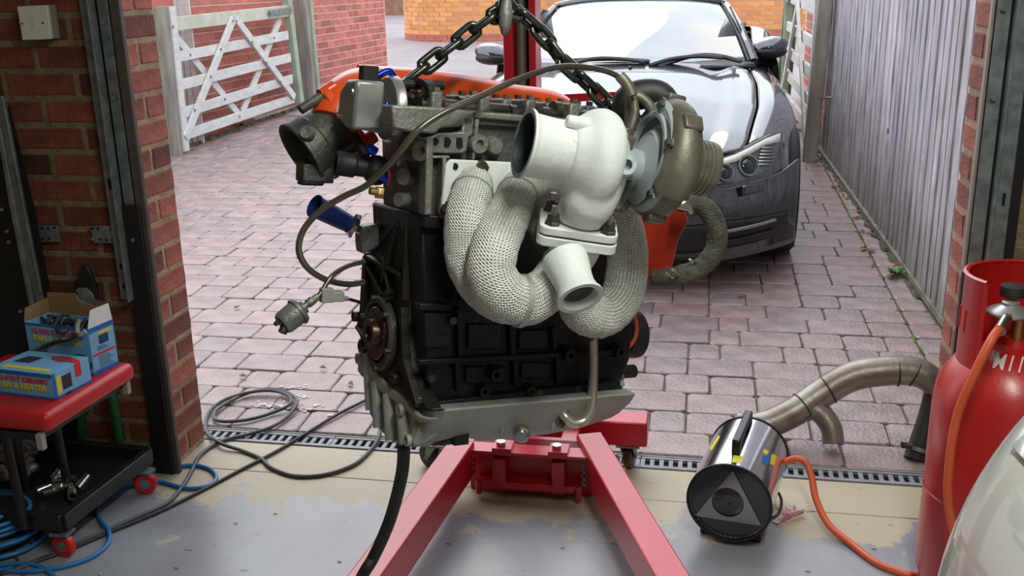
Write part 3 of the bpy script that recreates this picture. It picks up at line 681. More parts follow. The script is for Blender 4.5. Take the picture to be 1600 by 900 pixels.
# bumper skin: rows z, columns angle
G = []
for z, dy in ((.66, .10), (.63, .05), (.58, .015), (.50, .0), (.42, -.012), (.36, -.015), (.30, .0), (.22, .02), (.17, .05), (.145, .10)):
    row = []
    for j in range(-28, 29):
        x = j/28*.868; ax = abs(x); yy = 0
        tt = min(1, max(0, (ax-.40)/.12)); tp = lerp(.600, .470, tt*tt*(3-2*tt)) + max(0, ax-.5)*.12 + max(0, ax-.77)*.4; zz = z if z < .40 else lerp(.40, tp, (z-.40)/.26); yy = dy*(1-ax*.3)*(1-tt) + tt*min(dy, .02)+ov(x, 0, .50)
        row.append(cw_(x, yy, zz))
    G.append(row)
MB().grid(G).build('front_bumper', CP, car, solid=.01, sub=1, ang=60)
def onb(x, z, out=.012):      # a point on the bumper face
    dy = cur([(.145, .10), (.17, .05), (.22, .02), (.30, 0), (.36, -.015), (.42, -.012), (.50, 0), (.58, .015), (.63, .05), (.66, .10)], z)
    return cw_(x, dy*(1-abs(x)*.3)+ov(x, 0, .50)-out, z)
def bpatch(x0, x1, zf0, zf1, name, m, out=.012, n=14, parent=car, solid=.006):
    G = [[onb(lerp(x0, x1, j/n), lerp(zf0(lerp(x0, x1, j/n)), zf1(lerp(x0, x1, j/n)), i/5), out) for j in range(n+1)] for i in range(6)]
    return MB().grid(G).build(name, m, parent, solid=solid)
bpatch(-.46, .46, lambda x: .20, lambda x: .33, 'lower_intake', CP2, .014)
for s in (1, -1):
    bpatch(s*.50, s*.82, lambda x: .20+.04*(abs(x)-.5), lambda x: .34-.06*(abs(x)-.5), 'side_intake', CP2, .014)
    for z in (.235, .285): bpatch(s*.50, s*.76, lambda x, z=z: z+.03*(abs(x)-.5), lambda x, z=z: z+.012+.03*(abs(x)-.5), 'intake_blade', MT['grey_pl'] if z > .25 else CP2, .03, solid=.01)
    # kidney grille
    kg = bpatch(s*.03, s*.27, lambda x: .47+.02*abs(x), lambda x: .60-.10*(abs(x)-.03), 'grille', CP2, .012)
    for i in range(7):
        xx = s*(.055+.032*i); bpatch(xx-.003, xx+.003, lambda x: .475, lambda x: .585-.08*(abs(x)-.03), 'grille_slat', MT['galv'], .022, n=1, parent=kg)
    # washer cover outline
    bpatch(s*.60, s*.70, lambda x: .445, lambda x: .485, 'washer_cover', CP, .014, n=6)
# headlights
def onlamp(x, y, d=0):
    r = ray(x, y); lo, hi = 3.5, 7.0
    for _ in range(50):
        t = (lo+hi)/2; w = CAM+r*t; yc = w.y-CY; xc = w.x-CX+CR*yc; zc = w.z-gz(CY)-SL*yc
        if yc > lampy(xc, zc)-.012-d: hi = t
        else: lo = t
    return V((xc, yc, zc))
def hl(sgn):
    def P(x, y, d=0):
        c = onlamp(x, y, d); return cw_(sgn*c.x, c.y, c.z)
    n = V((.50*sgn, -1, .40)).normalized()
    TL = [(1060, 262), (1092, 256), (1118, 248), (1145, 238), (1170, 226), (1195, 213), (1221, 203), (1230, 200)]
    MB().grid([[P(1070+i*6.5, lerp(cur(TL, 1070+i*6.5), 300, j/12), -.022) for i in range(25)] for j in range(13)]).build('lamp_surround', CP, car, solid=.004)
    out = [(1092, 268), (1092, 284), (1122, 288), (1150, 284), (1180, 276), (1200, 263), (1212, 245), (1219, 224), (1221, 206), (1210, 207), (1195, 215), (1170, 228), (1145, 240), (1118, 248)]
    b = MB(); A = [P(*q) for q in out]; c0 = P(1165, 252); B = [p-n*.07 for p in A]; k = len(A)
    M1 = [A[i]*.5+c0*.5 for i in range(k)]; M1 = [P(out[i][0]*.5+1165*.5, out[i][1]*.5+252*.5) for i in range(k)]
    b.add(A+M1+[c0]+B, [(i, (i+1) % k, k+(i+1) % k, k+i) for i in range(k)]+[(k+i, k+(i+1) % k, 2*k) for i in range(k)]+[(i, 2*k+1+i, 2*k+1+(i+1) % k, (i+1) % k) for i in range(k)])
    h = b.build('headlight', bpy.data.materials.get('lamp_housing') or mat('lamp_housing', (.10, .11, .13), .25, coat=1), car)
    b = MB(); up_ = ((1100, 256), (1124, 250), (1148, 242), (1172, 230), (1196, 217), (1219, 208)); dn_ = ((1102, 263), (1128, 259), (1152, 252), (1174, 240), (1196, 227), (1219, 222))
    b.grid([[P(x, y, .012) for x, y in up_], [P(x, y, .016) for x, y in dn_]]); b.build('light_bar', MT['white_pl'], h, solid=.004)
    for x, y, r in ((1168, 259, .045), (1132, 270, .036)):
        c = P(x, y, .006)
        MB().lathe(c, n, [(.0, r*1.1), (.014, r*1.1), (.014, r*.92), (.0, r*.9)], n=24).build('lamp_ring', MT['galv'], h)
        MB().sph(c-n*.004, (r*.85, r*.85, r*.4), n=16, m=8, X=orth(n)[1], Y=orth(n)[2], Z=n).build('projector_lens', CGl, h)
    b = MB()
    for i in range(6):
        g_ = [[P(x, y, .012) for x in (1190-i*1.2, 1200-i, 1211-i*.6)] for y in (230+i*5.2, 232.5+i*5.2)]; b.grid(g_)
    b.build('indicator_fins', MT['screw'], h, solid=.004)
    return h
hl(1); hl(-1)
# windscreen, header, roof, pillars
def ws(u, v):  # u -1..1 across, v 0 base..1 header
    x = u*lerp(.70, .535, v); y = lerp(1.48, 2.20, v) + .27*(1-v*.35)*u*u; z = lerp(.868, 1.190, v) - .020*u*u - .030*(u**4)*v + .030*math.sin(v*3.14)
    return cw_(x, y, z)
MB().grid([[ws(j/16, i/12) for j in range(-16, 17)] for i in range(13)]).build('windscreen', WG, car, solid=.004, ang=60)
for s in (1, -1):
    P = [ws(s*1.0, i/8) for i in range(9)]
    MB().tube([tuple(p)+(lerp(.030, .022, i/8),) for i, p in enumerate(P)], .03, n=8, sm=2).build('pillar', CP, car)
    MB().tube([tuple(ws(s*.955, i/8)+V((0, -.006, .010))) for i in range(9)], .007, n=6, sm=2).build('pillar_trim', CP2, car)
MB().tube([tuple(ws(j/8*1.0, 1.0)) for j in range(-8, 9)], .024, n=8, sm=2).build('header_rail', CP, car)
# roof
G = []
for i in range(17):
    v = i/16; row = []
    for j in range(-12, 13):
        u = j/12; x = u*lerp(.56, .52, v); y = 2.24+.95*v - (.05*(1-v))*(1-u*u) + (.27*.65*u*u)*(1-v); z = 1.200 + .050*math.sin(min(1, v*1.6)*1.57) - .20*max(0, v-.55)**1.5*2.2 - .05*u*u - .06*u**6
        row.append(cw_(x, y, z))
    G.append(row)
MB().grid(G).build('roof', CP, car, solid=.02, sub=1, ang=60)
# interior: dashboard, mirror, seats
MB().grid([[cw_(j/8*.62, 1.66+.22*(j/8)**2+i*.10, .845+(.02 if 0 < i < 4 else -.02)) for j in range(-8, 9)] for i in range(6)]).build('dashboard', CP2, car, solid=.02)
MB().sph(cw_(-.02, 2.16, 1.13), (.055, .02, .045), n=14, m=8).build('rear_view_mirror', CP2, car)
for s in (1, -1):
    b = MB().box(cw_(s*.36, 2.75, .62), (.46, .16, .62)); b.sph(cw_(s*.36, 2.76, 1.0), (.14, .06, .10)); b.build('seat', CP2, car, bev=.05)
c = cw_(.585, 1.80, .955); 
# doors, flanks and tail
for s in (1, -1):
    G = []
    for i in range(24):
        y = 1.98+i*.095; row = []
        wx = cur([(1.9, .865), (2.6, .87), (3.3, .90), (3.8, .86), (4.24, .70)], y); zt = cur([(1.9, .885), (2.8, .90), (3.4, .92), (4.2, .86)], y)
        ay = abs(y-3.34); arch = math.sqrt(max(0, .35**2-ay*ay)) if ay < .35 else 0
        for q, (dx, z) in enumerate(((-.16, zt+.004), (-.05, zt), (-.01, zt-.05), (0, zt-.2), (0, .55), (-.02, .38+arch*.6), (-.03, max(.18, .3+arch) if arch else .18))): row.append(cw_(s*(wx+dx), y, z))
        G.append(row)
    MB().grid(G).build('flank', CP, car, solid=.01, sub=1, ang=60)
    MB().grid([[cw_(s*lerp(.70, .56, q), 1.98+1.05*p_, lerp(.88, lerp(1.15, 1.05, p_), q)) for p_ in (0, .25, .5, .75, 1)] for q in (0, .5, 1)]).build('side_window', CGl, car, solid=.005)
G = [[cw_(u/6*lerp(.74, .62, v), 3.05+1.2*v, .93-.03*(u/6)**2-.05*v) for u in range(-6, 7)] for v in (0, .25, .5, .75, 1)]
MB().grid(G).build('boot_lid', CP, car, solid=.02)
MB().grid([[cw_(u/6*.74, 4.24-.1*(u/6)**4, lerp(.9, .25, v)) for u in range(-6, 7)] for v in (0, .5, 1)]).build('rear_bumper', CP, car, solid=.02)
# underside and wheels
MB().box(cw_(0, 2.2, .26), (1.44, 3.6, .14)).build('underbody', CP2, car)
RUB = mat('tyre_rubber', (.018, .018, .02), .8)
for s in (1, -1):
    for y in (.84, 3.34):
        c = cw_(s*.775, y, .322); ax = V((s, 0, 0))
        w = MB().lathe(c-ax*.11, ax, [(0, .22), (0, .30), (.02, .318), (.11, .322), (.20, .318), (.22, .30), (.22, .23), (.19, .225)], n=40).build('wheel', RUB, car)
        b = MB().lathe(c+ax*.06, ax, [(0, .23), (.04, .22), (.045, .21), (.0, .2)], n=32)
        for i in range(10):
            a = i*.6283; b.bar(c+ax*.085+V((0, math.cos(a), math.sin(a)))*.05, c+ax*.09+V((0, math.cos(a), math.sin(a)))*.215, .03, .02, up=ax)
        b.cyl(c+ax*.07, c+ax*.10, .06, n=20); b.build('rim', MT['galv'], w)
# door mirrors
for s in (1, -1):
    mo = pZ(1200, 74, 5.95) if s > 0 else pZ(771, 84, 6.1)
    b = MB().sph(mo, (.115, .085, .062), n=20, m=12, X=(1, 0, 0 if s > 0 else 0))
    for p in b.v:
        d = p-mo
        if d.y > .03: p.y = mo.y+.03
        p.z += .018*(d.x*s/.115) ; p.x += 0
    M_ = b.build('door_mirror', CP, car)
    b = MB().sph(mo+V((.0, -.004, -.022)), (.112, .086, .045), n=20, m=10)
    for p in b.v:
        if (p-mo).y > .026: p.y = mo.y+.026
    b.build('mirror_lower_cover', CP2, M_)
    MB().tube([tuple(mo+V((-s*.06, .0, -.035))), tuple(mo+V((-s*.13, .02, -.062))), tuple(mo+V((-s*.20, .05, -.085)))], .022, n=8).build('mirror_arm', CP, M_)
# cowl, wipers, washer jet
MB().grid([[ws(u/10*1.0, 0)+V((0, -.16+.02*v, -.012)) if v == 0 else ws(u/10, 0)+V((0, .02, .006)) for u in range(-10, 11)] for v in (0, 1)]).build('cowl_panel', CP2, car, solid=.008)
def wsx(x, y, off=.02):  # pixel -> just in front of the screen
    o = ws(0, .15); n = (ws(0, 1)-ws(0, 0)).cross(ws(.5, .1)-ws(-.5, .1)).normalized()
    if n.y > 0: n = -n
    return onp(x, y, o+n*off, n)
for arm, blade in ((((1015, 102), (1050, 92), (1090, 88), (1130, 90)), ((1028, 104), (1080, 88), (1120, 87), (1158, 96))), (((880, 104), (925, 92), (970, 92), (1008, 97)), ((868, 99), (900, 94), (960, 92), (1015, 96)))):
    wb = MB().tube([tuple(wsx(x, y, .035)) for x, y in arm], .012, n=6); wb = wb.build('wiper', CP2, car)
    MB().tube([tuple(wsx(x, y, .018)) for x, y in blade], .013, n=6).build('wiper_blade', CP2, wb)
MB().sph(cw_(.02, 1.32, .872), (.012, .015, .008), n=8, m=6).build('washer_jet', CP2, car)
# ================================================================== engine on the hoist
def cam2w(x, y, z): return RT*x+UP*y+FW*z
XE = cam2w(.872, .02, .488).normalized(); UE = cam2w(0, .975, -.2).normalized(); UE = (UE-XE*UE.dot(XE)).normalized(); YE = UE.cross(XE)
OE = pZ(665, 640, 1.85)
def ed(x, y, d=0): return onp(x, y, OE+YE*d, YE)
def ex(x, y, k=0): return onp(x, y, OE+XE*k, XE)
def eu(x, y, k=0): return onp(x, y, OE+UE*k, UE)
def L(x, y, z): return OE+XE*x+YE*y+UE*z
def loc(p): q = p-OE; return V((q.dot(XE), q.dot(YE), q.dot(UE)))
MT['galv_l'] = mat('light_zinc_strip', (.42, .43, .42), .45, metal=.5)
MT['mouth'] = mat('dark_inner_wall', (.045, .055, .065), .5, var=.3, vs=20)  # dark mottled tone for the inside of the turbine mouth
MT['block'] = mat('black_engine_paint', (.007, .008, .009), .45, var=.3, vs=12, bump=.2, bs=90, spec=.4)
MT['plate'] = mat('brown_black_iron', (.024, .022, .018), .5, var=.3, vs=15, bump=.2, bs=80, metal=.3)
MT['alu'] = mat('dull_cast_aluminium', (.25, .25, .225), .5, metal=.5, var=.25, vs=14, bump=.25, bs=120, rv=.1)
MT['alu_dk'] = mat('dark_cast_aluminium', (.12, .12, .105), .55, metal=.6, var=.3, vs=14, bump=.25, bs=120)
MT['alu_mach'] = mat('machined_aluminium', (.42, .42, .41), .36, metal=.6, var=.1, vs=20)
MT['sump'] = mat('pale_cast_sump', (.40, .41, .37), .6, metal=.25, var=.12, vs=9, bump=.3, bs=150)
MT['ceramic'] = mat('matt_white_ceramic_coat', (.73, .745, .72), .6, var=.06, vs=10, bump=.12, bs=70)
MT['ceramic_b'] = mat('blue_grey_coat', (.36, .40, .42), .55, var=.15, vs=12, bump=.12, bs=70, metal=.2)
MT['bronze'] = mat('brown_stained_alloy', (.17, .155, .120), .50, metal=.6, var=.3, vs=10, bump=.15, bs=60)
MT['orange'] = mat('orange_red_paint', (.80, .085, .008), .32, coat=.5, var=.06, vs=6, crough=.15)
MT['orange_dk'] = mat('dark_orange_red_paint', (.38, .024, .008), .35, coat=.4)
MT['steelh'] = mat('dark_bolt_steel', (.10, .09, .075), .4, metal=.8)
MT['chain'] = mat('greenish_chain_steel', (.10, .11, .09), .28, metal=.9, var=.3, vs=40)
MT['rubber'] = mat('black_rubber', (.012, .012, .013), .55)
MT['blue'] = mat('blue_anodised', (.01, .05, .55), .25, metal=.8)
MT['bluehose'] = mat('blue_silicone', (.008, .022, .14), .5)
MT['brass'] = mat('brass', (.55, .38, .14), .35, metal=.9)
MT['copper'] = mat('copper_brown', (.12, .075, .05), .33, metal=.85, var=.4, vs=30)
MT['chrome'] = mat('satin_stainless', (.62, .60, .52), .28, metal=.85, var=.1, vs=10)
MT['red'] = mat('red_hoist_paint', (.55, .012, .030), .33, coat=.4, crough=.2, col2=(.46, .010, .025), vs=5, bump=.04, bs=50)
def wrapmat(name, c, k=260):
    M = mat(name, c, .9, spec=.2, var=.12, vs=25); n = M.node_tree.nodes; l = M.node_tree.links; b = n['Principled BSDF']
    u = n.new('ShaderNodeUVMap'); u.uv_map = 'UVMap'; sp = n.new('ShaderNodeSeparateXYZ'); l.new(u.outputs[0], sp.inputs[0])
    def ma(op, a, bb=None):
        q = n.new('ShaderNodeMath'); q.operation = op
        for i, v in enumerate((a, bb)):
            if v is None: continue
            if isinstance(v, (int, float)): q.inputs[i].default_value = v
            else: l.new(v, q.inputs[i])
        return q.outputs[0]
    wob = n.new('ShaderNodeTexNoise'); wob.inputs['Scale'].default_value = 18; l.new(u.outputs[0], wob.inputs['Vector'])
    wo_ = ma('MULTIPLY', wob.outputs['Fac'], 2.2)
    a = ma('SINE', ma('ADD', ma('MULTIPLY', sp.outputs[0], 1450), wo_)); c_ = ma('SINE', ma('ADD', ma('MULTIPLY', sp.outputs[1], 1250), wo_))
    h = ma('ADD', ma('MULTIPLY', a, c_), ma('MULTIPLY', a, .6))
    nz = n.new('ShaderNodeTexNoise'); nz.inputs['Scale'].default_value = 500; nz.inputs['Detail'].default_value = 3; t = n.new('ShaderNodeTexCoord'); l.new(t.outputs['Object'], nz.inputs['Vector'])
    h = ma('ADD', h, ma('MULTIPLY', nz.outputs['Fac'], 1.6))
    bp = n.new('ShaderNodeBump'); bp.inputs['Strength'].default_value = .9; bp.inputs['Distance'].default_value = .0022; l.new(h, bp.inputs['Height']); l.new(bp.outputs[0], b.inputs['Normal'])
    old = b.inputs['Base Color'].links[0].from_socket; mx = n.new('ShaderNodeMix'); mx.data_type = 'RGBA'; mx.blend_type = 'MULTIPLY'; mx.inputs[0].default_value = 1
    r = n.new('ShaderNodeValToRGB'); r.color_ramp.elements[0].color = (.74, .74, .69, 1); r.color_ramp.elements[1].color = (1, 1, 1, 1); r.color_ramp.elements[0].position = .12; r.color_ramp.elements[1].position = .42
    mr = n.new('ShaderNodeMapRange'); mr.inputs[1].default_value = -1.6; mr.inputs[2].default_value = 3.2; l.new(h, mr.inputs[0]); l.new(mr.outputs[0], r.inputs[0]); l.new(old, mx.inputs[6]); l.new(r.outputs[0], mx.inputs[7]); l.new(mx.outputs[2], b.inputs['Base Color'])
    return M
MT['wrap'] = wrapmat('cream_heat_wrap', (.95, .93, .83))
MT['wrap_dk'] = wrapmat('shaded_heat_wrap', (.62, .60, .50))  # darker copy of the wrap: the rear tube's shade is put into its colour
MT['wrap_br'] = mat('brown_grey_sleeve', (.10, .097, .075), .65, var=.3, vs=30, bump=.8, bs=220)
def braid(name, c):
    M = mat(name, c, .35, metal=.75, var=.1, vs=10); n = M.node_tree.nodes; l = M.node_tree.links; b = n['Principled BSDF']
    u = n.new('ShaderNodeUVMap'); u.uv_map = 'UVMap'; mp = n.new('ShaderNodeMapping'); mp.inputs['Rotation'].default_value = (0, 0, .785); l.new(u.outputs[0], mp.inputs[0])
    ck = n.new('ShaderNodeTexChecker'); ck.inputs['Scale'].default_value = 420; l.new(mp.outputs[0], ck.inputs[0]); bp = n.new('ShaderNodeBump'); bp.inputs['Strength'].default_value = .7; bp.inputs['Distance'].default_value = .001
    l.new(ck.outputs['Fac'], bp.inputs['Height']); l.new(bp.outputs[0], b.inputs['Normal']); b.inputs['Roughness'].default_value = .28; return M
MT['braid'] = braid('braided_steel_hose', (.19, .17, .13))

def rrect(c, w, h, rr, X, Y, n=5):
    P = []
    for sx, sy, a0 in ((1, 1, 0), (-1, 1, 1.5708), (-1, -1, 3.1416), (1, -1, 4.7124)):
        for i in range(n): a = a0+1.5708*i/(n-1); P.append(c+X*(sx*(w/2-rr)+rr*math.cos(a))+Y*(sy*(h/2-rr)+rr*math.sin(a)))
    return P
eng = empty('car_engine', tuple(L(.2, .15, -.1)), 'black and bare-metal four-cylinder car engine with white turbocharger hanging from the hoist chain', 'engine')
E = eng
def poly(pts, d, dep, name, m, par=None, bev=.004, **k):   # outline in pixels on the exhaust-side plane at depth d, thickness dep
    return MB().prism([ed(x, y, d) for x, y in pts], YE*dep).build(name, m, par or E, bev=bev, **k)
# ---- cylinder block
def shape(par, pts, d0, d1, m, name, bev=.004): return poly(pts, d0, d1-d0, name, m, par, bev)
blk = poly([(656, 336), (1000, 352), (985, 560), (968, 606), (860, 616), (760, 628), (690, 643), (668, 640)], .012, .235, 'cylinder_block', MT['block'], bev=.006)
b = MB()
for x0, y0, x1, y1, w in ((715, 480, 718, 556, .010), (797, 505, 800, 556, .010), (862, 510, 865, 545, .008), (711, 563, 713, 610, .007), (802, 560, 804, 603, .007), (868, 553, 870, 598, .007), (930, 545, 932, 592, .007)):
    a, c = ed(x0, y0, .006), ed(x1, y1, .006); b.bar(a, c, w, .016, up=YE)
b.bar(ed(652, 565, .004), ed(968, 548, .004), .010, .018, up=YE); b.bar(ed(672, 634, .004), ed(965, 600, .004), .020, .022, up=YE); b.bar(ed(660, 345, .004), ed(985, 365, .004), .022, .02, up=YE)
b.bar(ed(652, 478, .004), ed(700, 478, .004), .012, .02, up=YE)
b.build('web', MT['block'], blk, bev=.002)
# sunk panel on the block with raised casting pads
b = MB()
for cx, cy_, w, h in ((683, 515, 48, 62), (756, 525, 60, 45), (832, 530, 50, 35), (757, 585, 70, 30), (835, 578, 50, 28)):
    b.prism([ed(cx+sx*w/2*.9, cy_+sy*h/2*.9, .010) for sx, sy in ((-1, -1), (1, -1), (1, 1), (-1, 1))], -YE*.006)
b.build('cast_panel', MT['block'], blk, bev=.006)
for x, y, r, h in ((765, 580, .012, .03), (750, 608, .011, .022), (822, 608, .011, .022), (706, 460, .012, .03), (880, 550, .013, .03), (958, 546, .013, .03), (955, 605, .012, .02), (690, 400, .022, .015), (728, 455, .012, .02)):
    c = ed(x, y, .012); q = MB().lathe(c, -YE, [(0, r*1.25), (h*.6, r), (h, r), (h, r*.45), (h*.5, r*.42), (h*.5, 0)], n=20).build('threaded_boss', MT['block'], blk)
for x, y in ((712, 372), (705, 500), (672, 590), (900, 606), (840, 612)):
    c = ed(x, y, .002); MB().hexb(c, -YE, .008, .010).build('bolt', MT['steelh'], blk)
# ---- gearbox end plate with its webs, seal carrier and crank flange (faces left)
out = [(655, 343), (652, 405), (641, 420), (638, 520), (645, 590), (667, 640), (676, 642), (655, 643), (627, 611), (600, 590), (573, 560), (566, 535), (556, 512), (561, 488), (566, 400), (586, 384), (590, 352), (612, 345)]
end = MB().prism([ex(x, y, -.012) for x, y in out], XE*.030).build('gearbox_end_plate', MT['plate'], E, bev=.003)
b = MB()
for p, q in (((575, 400), (630, 430)), ((585, 392), (622, 350)), ((575, 395), (572, 480)), ((625, 350), (600, 440)), ((640, 345), (634, 470)), ((600, 400), (612, 460)), ((570, 405), (600, 460)), ((560, 510), (585, 545)), ((634, 560), (655, 632)), ((632, 480), (634, 560))):
    b.bar(ex(*p, -.018), ex(*q, -.018), .007, .016, up=XE)
b.build('stiffening_rib', MT['plate'], end, bev=.002)
b = MB()
for tri in (((577, 402), (597, 395), (612, 385), (600, 405)), ((604, 410), (622, 424), (610, 436))): b.prism([ex(x, y, -.0125) for x, y in tri], -XE*.001)
b.build('window', MT['void'], end)
for x, y in ((560, 494), (611, 462), (655, 626), (621, 590), (612, 560), (570, 540), (600, 352)):
    MB().lathe(ex(x, y, -.012), -XE, [(0, .012), (.012, .011), (.012, .005), (.004, .005), (.004, 0)], n=14).build('bolt_boss', MT['steelh'], end)
cc = ex(598, 520, -.014)
sc_ = MB().lathe(cc, -XE, [(0, .074), (.010, .074), (.014, .070), (.014, .060), (.004, .058), (.004, .040)], n=40).build('seal_carrier', MT['alu_dk'], E)
for a in range(6):
    d_ = UE*math.sin(a*1.047+.3)+YE*math.cos(a*1.047+.3); MB().hexb(cc-XE*.010+d_*.069, -XE, .006, .012).build('bolt', MT['steelh'], sc_)
fl = MB().lathe(cc-XE*.004, -XE, [(0, .052), (.012, .052), (.014, .050), (.014, .030), (.026, .028), (.026, .016), (.012, .014), (.012, 0)], n=40).build('crankshaft_flange', MT['copper'], E)
for a in range(8):
    d_ = UE*math.sin(a*.785)+YE*math.cos(a*.785); MB().lathe(cc-XE*.018+d_*.041, -XE, [(0, .006), (.0015, .006), (.0015, .0035)], n=12, cap=(0, 0)).build('bolt_hole', MT['steelh'], fl)
# ---- sump
def R3(x, y, z): return L(x, y, z)
P0 = [(563, 548), (568, 600), (577, 648), (592, 672), (612, 692), (640, 699), (655, 690), (668, 660), (676, 642)]
S0 = [ex(x, y, -.006) for x, y in P0]; S0 = S0
back = [loc(p) for p in S0]
sm = MB(); prof = [(-.006, 1.0), (.04, 1.02), (.09, .9), (.12, .88), (.14, 1.0), (.20, 1.06), (.30, 1.04), (.37, .96), (.42, .8), (.445, .55)]
zt_ = -.0
secs = []
for x, k in prof:
    sec = []
    for q in back:
        zz = q.z
        sec.append(L(x, q.y*(1 if zz > -.03 else 1), (zz if zz > -.02 else (zz+.02)*k-.02)))
    sec.append(L(x, .30, .006)); secs.append(sec)
n_ = len(secs[0])
for s_ in secs: s_[0] = s_[0]
V_ = [p for s_ in secs for p in s_]; F_ = [(i*n_+j, i*n_+(j+1) % n_, (i+1)*n_+(j+1) % n_, (i+1)*n_+j) for i in range(len(secs)-1) for j in range(n_)]
F_ += [tuple(range(n_-1, -1, -1)), tuple(range((len(secs)-1)*n_, len(secs)*n_))]
su = MB().add(V_, F_).build('sump', MT['sump'], E, bev=.006, ang=50)
# mating flange, ribs, drain plug
MB().prism([ex(x, y, -.018) for x, y in ((560, 528), (573, 566), (600, 600), (628, 622), (655, 650), (672, 655), (655, 660), (622, 632), (595, 612), (568, 580), (558, 545))], XE*.02).build('flange_rim', MT['sump'], su, bev=.003)
poly([(672, 642), (700, 632), (800, 622), (976, 596), (978, 603), (800, 632), (700, 643), (678, 650)], -.004, .03, 'flange_rim', MT['sump'], su, bev=.003)
for x, y0, y1 in ((588, 595, 668), (607, 615, 688), (628, 632, 695), (576, 570, 640)):
    MB().cyl(ex(x, y0, -.012), ex(x+6, y1, -.012), .012, .014, n=14).build('cast_column', MT['sump'], su)
for x0, y0, x1, y1, w in ((790, 632, 782, 678, .006), (745, 640, 700, 668, .008), (868, 622, 862, 672, .006)): MB().bar(ed(x0, y0, -.004), ed(x1, y1, .004), w, .014, up=YE).build('cast_rib', MT['sump'], su, bev=.003)
poly([(672, 646), (760, 634), (775, 634), (700, 672), (660, 697), (645, 697), (655, 670)], -.003, .03, 'side_web', MT['sump'], su, bev=.005)
MB().lathe(ed(815, 676, -.012), cam2w(-.1, -.25, -1), [(0, .017), (.010, .017), (.012, .012), (.020, .012), (.022, .010), (.022, 0)], n=24).build('drain_plug', MT['screw'], su)
for x, y in ((563, 560), (640, 688), (628, 640)): MB().lathe(ex(x, y, -.02), -XE, [(0, .012), (.008, .011), (.008, .005), (.0, .005)], n=14).build('bolt_boss', MT['sump'], su)
b = MB().tube([tuple(ed(675, 688, .05))+(.012,), tuple(ed(690, 680, .03))+(.02,), tuple(ed(715, 682, .03))+(.014,)], .02, n=10); b.box(ed(716, 683, .02), (.03, .03, .022), XE, YE, UE); b.build('level_sensor', MT['rubber'], su)
q = MB().prism([ex(x, y, -.02) for x, y in ((560, 545), (572, 540), (574, 575), (566, 590), (558, 580))], XE*.02).build('mount_lug', MT['sump'], su, bev=.003)
# ---- cylinder head
hd = poly([(658, 166), (905, 186), (985, 200), (985, 352), (800, 349), (700, 346), (660, 339)], .018, .19, 'cylinder_head', MT['alu_dk'], bev=.006)
# end of the head, stepped
MB().prism([ex(x, y, -.004) for x, y in ((612, 160), (668, 168), (664, 338), (640, 336), (604, 312), (606, 280), (596, 262), (600, 235), (612, 222))], XE*.03).build('head_end_casting', MT['alu'], hd, bev=.005)
b = MB()
for x, y, r, l_, x2, y2 in ((655, 280, .022, 0, 630, 276), (652, 312, .019, 0, 622, 312), (650, 200, .02, 0, 616, 196)):
    MB().cyl(ex(x, y, -.0), ex(x2, y2, -.045), r*.72, r*.68, n=20).build('core_plug_boss', MT['alu'], hd)
MB().cyl(ex(640, 252, -.002), ex(632, 250, -.03), .016, n=20).build('core_plug_boss', MT['alu'], hd)
# upper ledge, exhaust-face details
poly([(612, 164), (696, 168), (742, 176), (742, 196), (690, 200), (680, 210), (640, 206), (614, 200)], -.004, .05, 'upper_ledge', MT['alu'], hd, bev=.004)
poly([(742, 174), (905, 188), (905, 198), (742, 184)], -.006, .03, 'cover_rail', MT['alu'], hd, bev=.003)
pd = poly([(668, 216), (686, 208), (722, 206), (724, 182), (740, 184), (740, 210), (733, 214), (730, 236), (722, 240), (672, 240), (664, 230)], -.004, .03, 'port_pad', MT['alu'], hd, bev=.003)
b = MB()
for x, y, r in ((680, 221, .0065), (697, 222, .009)): b.cyl(ed(x, y, -.0045), ed(x, y, -.0055), r, n=18)
b.prism([ed(x, y, -.0045) for x, y in ((713, 215), (722, 215), (723, 230), (718, 233), (713, 230))], -YE*.001); b.build('port_opening', MT['void'], pd)
for x, y, r, m_, hole in ((648, 235, .018, 'steelh', 1), (740, 224, .017, 'alu', 1), (767, 228, .016, 'alu', 0)):
    MB().lathe(ed(x, y, .018), -YE, [(0, r*1.15), (.024, r), (.026, r*.95), (.026, r*.45), (.018, r*.4), (.018, 0)] if hole else [(0, r*1.15), (.018, r), (.022, r*.8), (.022, 0)], n=24).build('core_plug', MT[m_], hd)
b = MB(); b.bar(ed(743, 185, .006), ed(740, 212, .006), .009, .02, up=YE); b.bar(ed(738, 236, .006), ed(736, 250, .006), .006, .02, up=YE); b.bar(ed(668, 245, .004), ed(700, 245, .004), .006, .02, up=YE)
b.bar(ed(667, 215, .004), ed(664, 335, .004), .014, .03, up=YE); b.bar(ed(690, 245, .006), ed(686, 340, .006), .008, .03, up=YE); b.build('cast_rib', MT['alu'], hd, bev=.003)
for x, y in ((655, 215), (640, 222)): MB().cyl(ed(x, y, -.002), ed(x, y, -.005), .0035, n=10).build('oil_hole', MT['void'], hd)
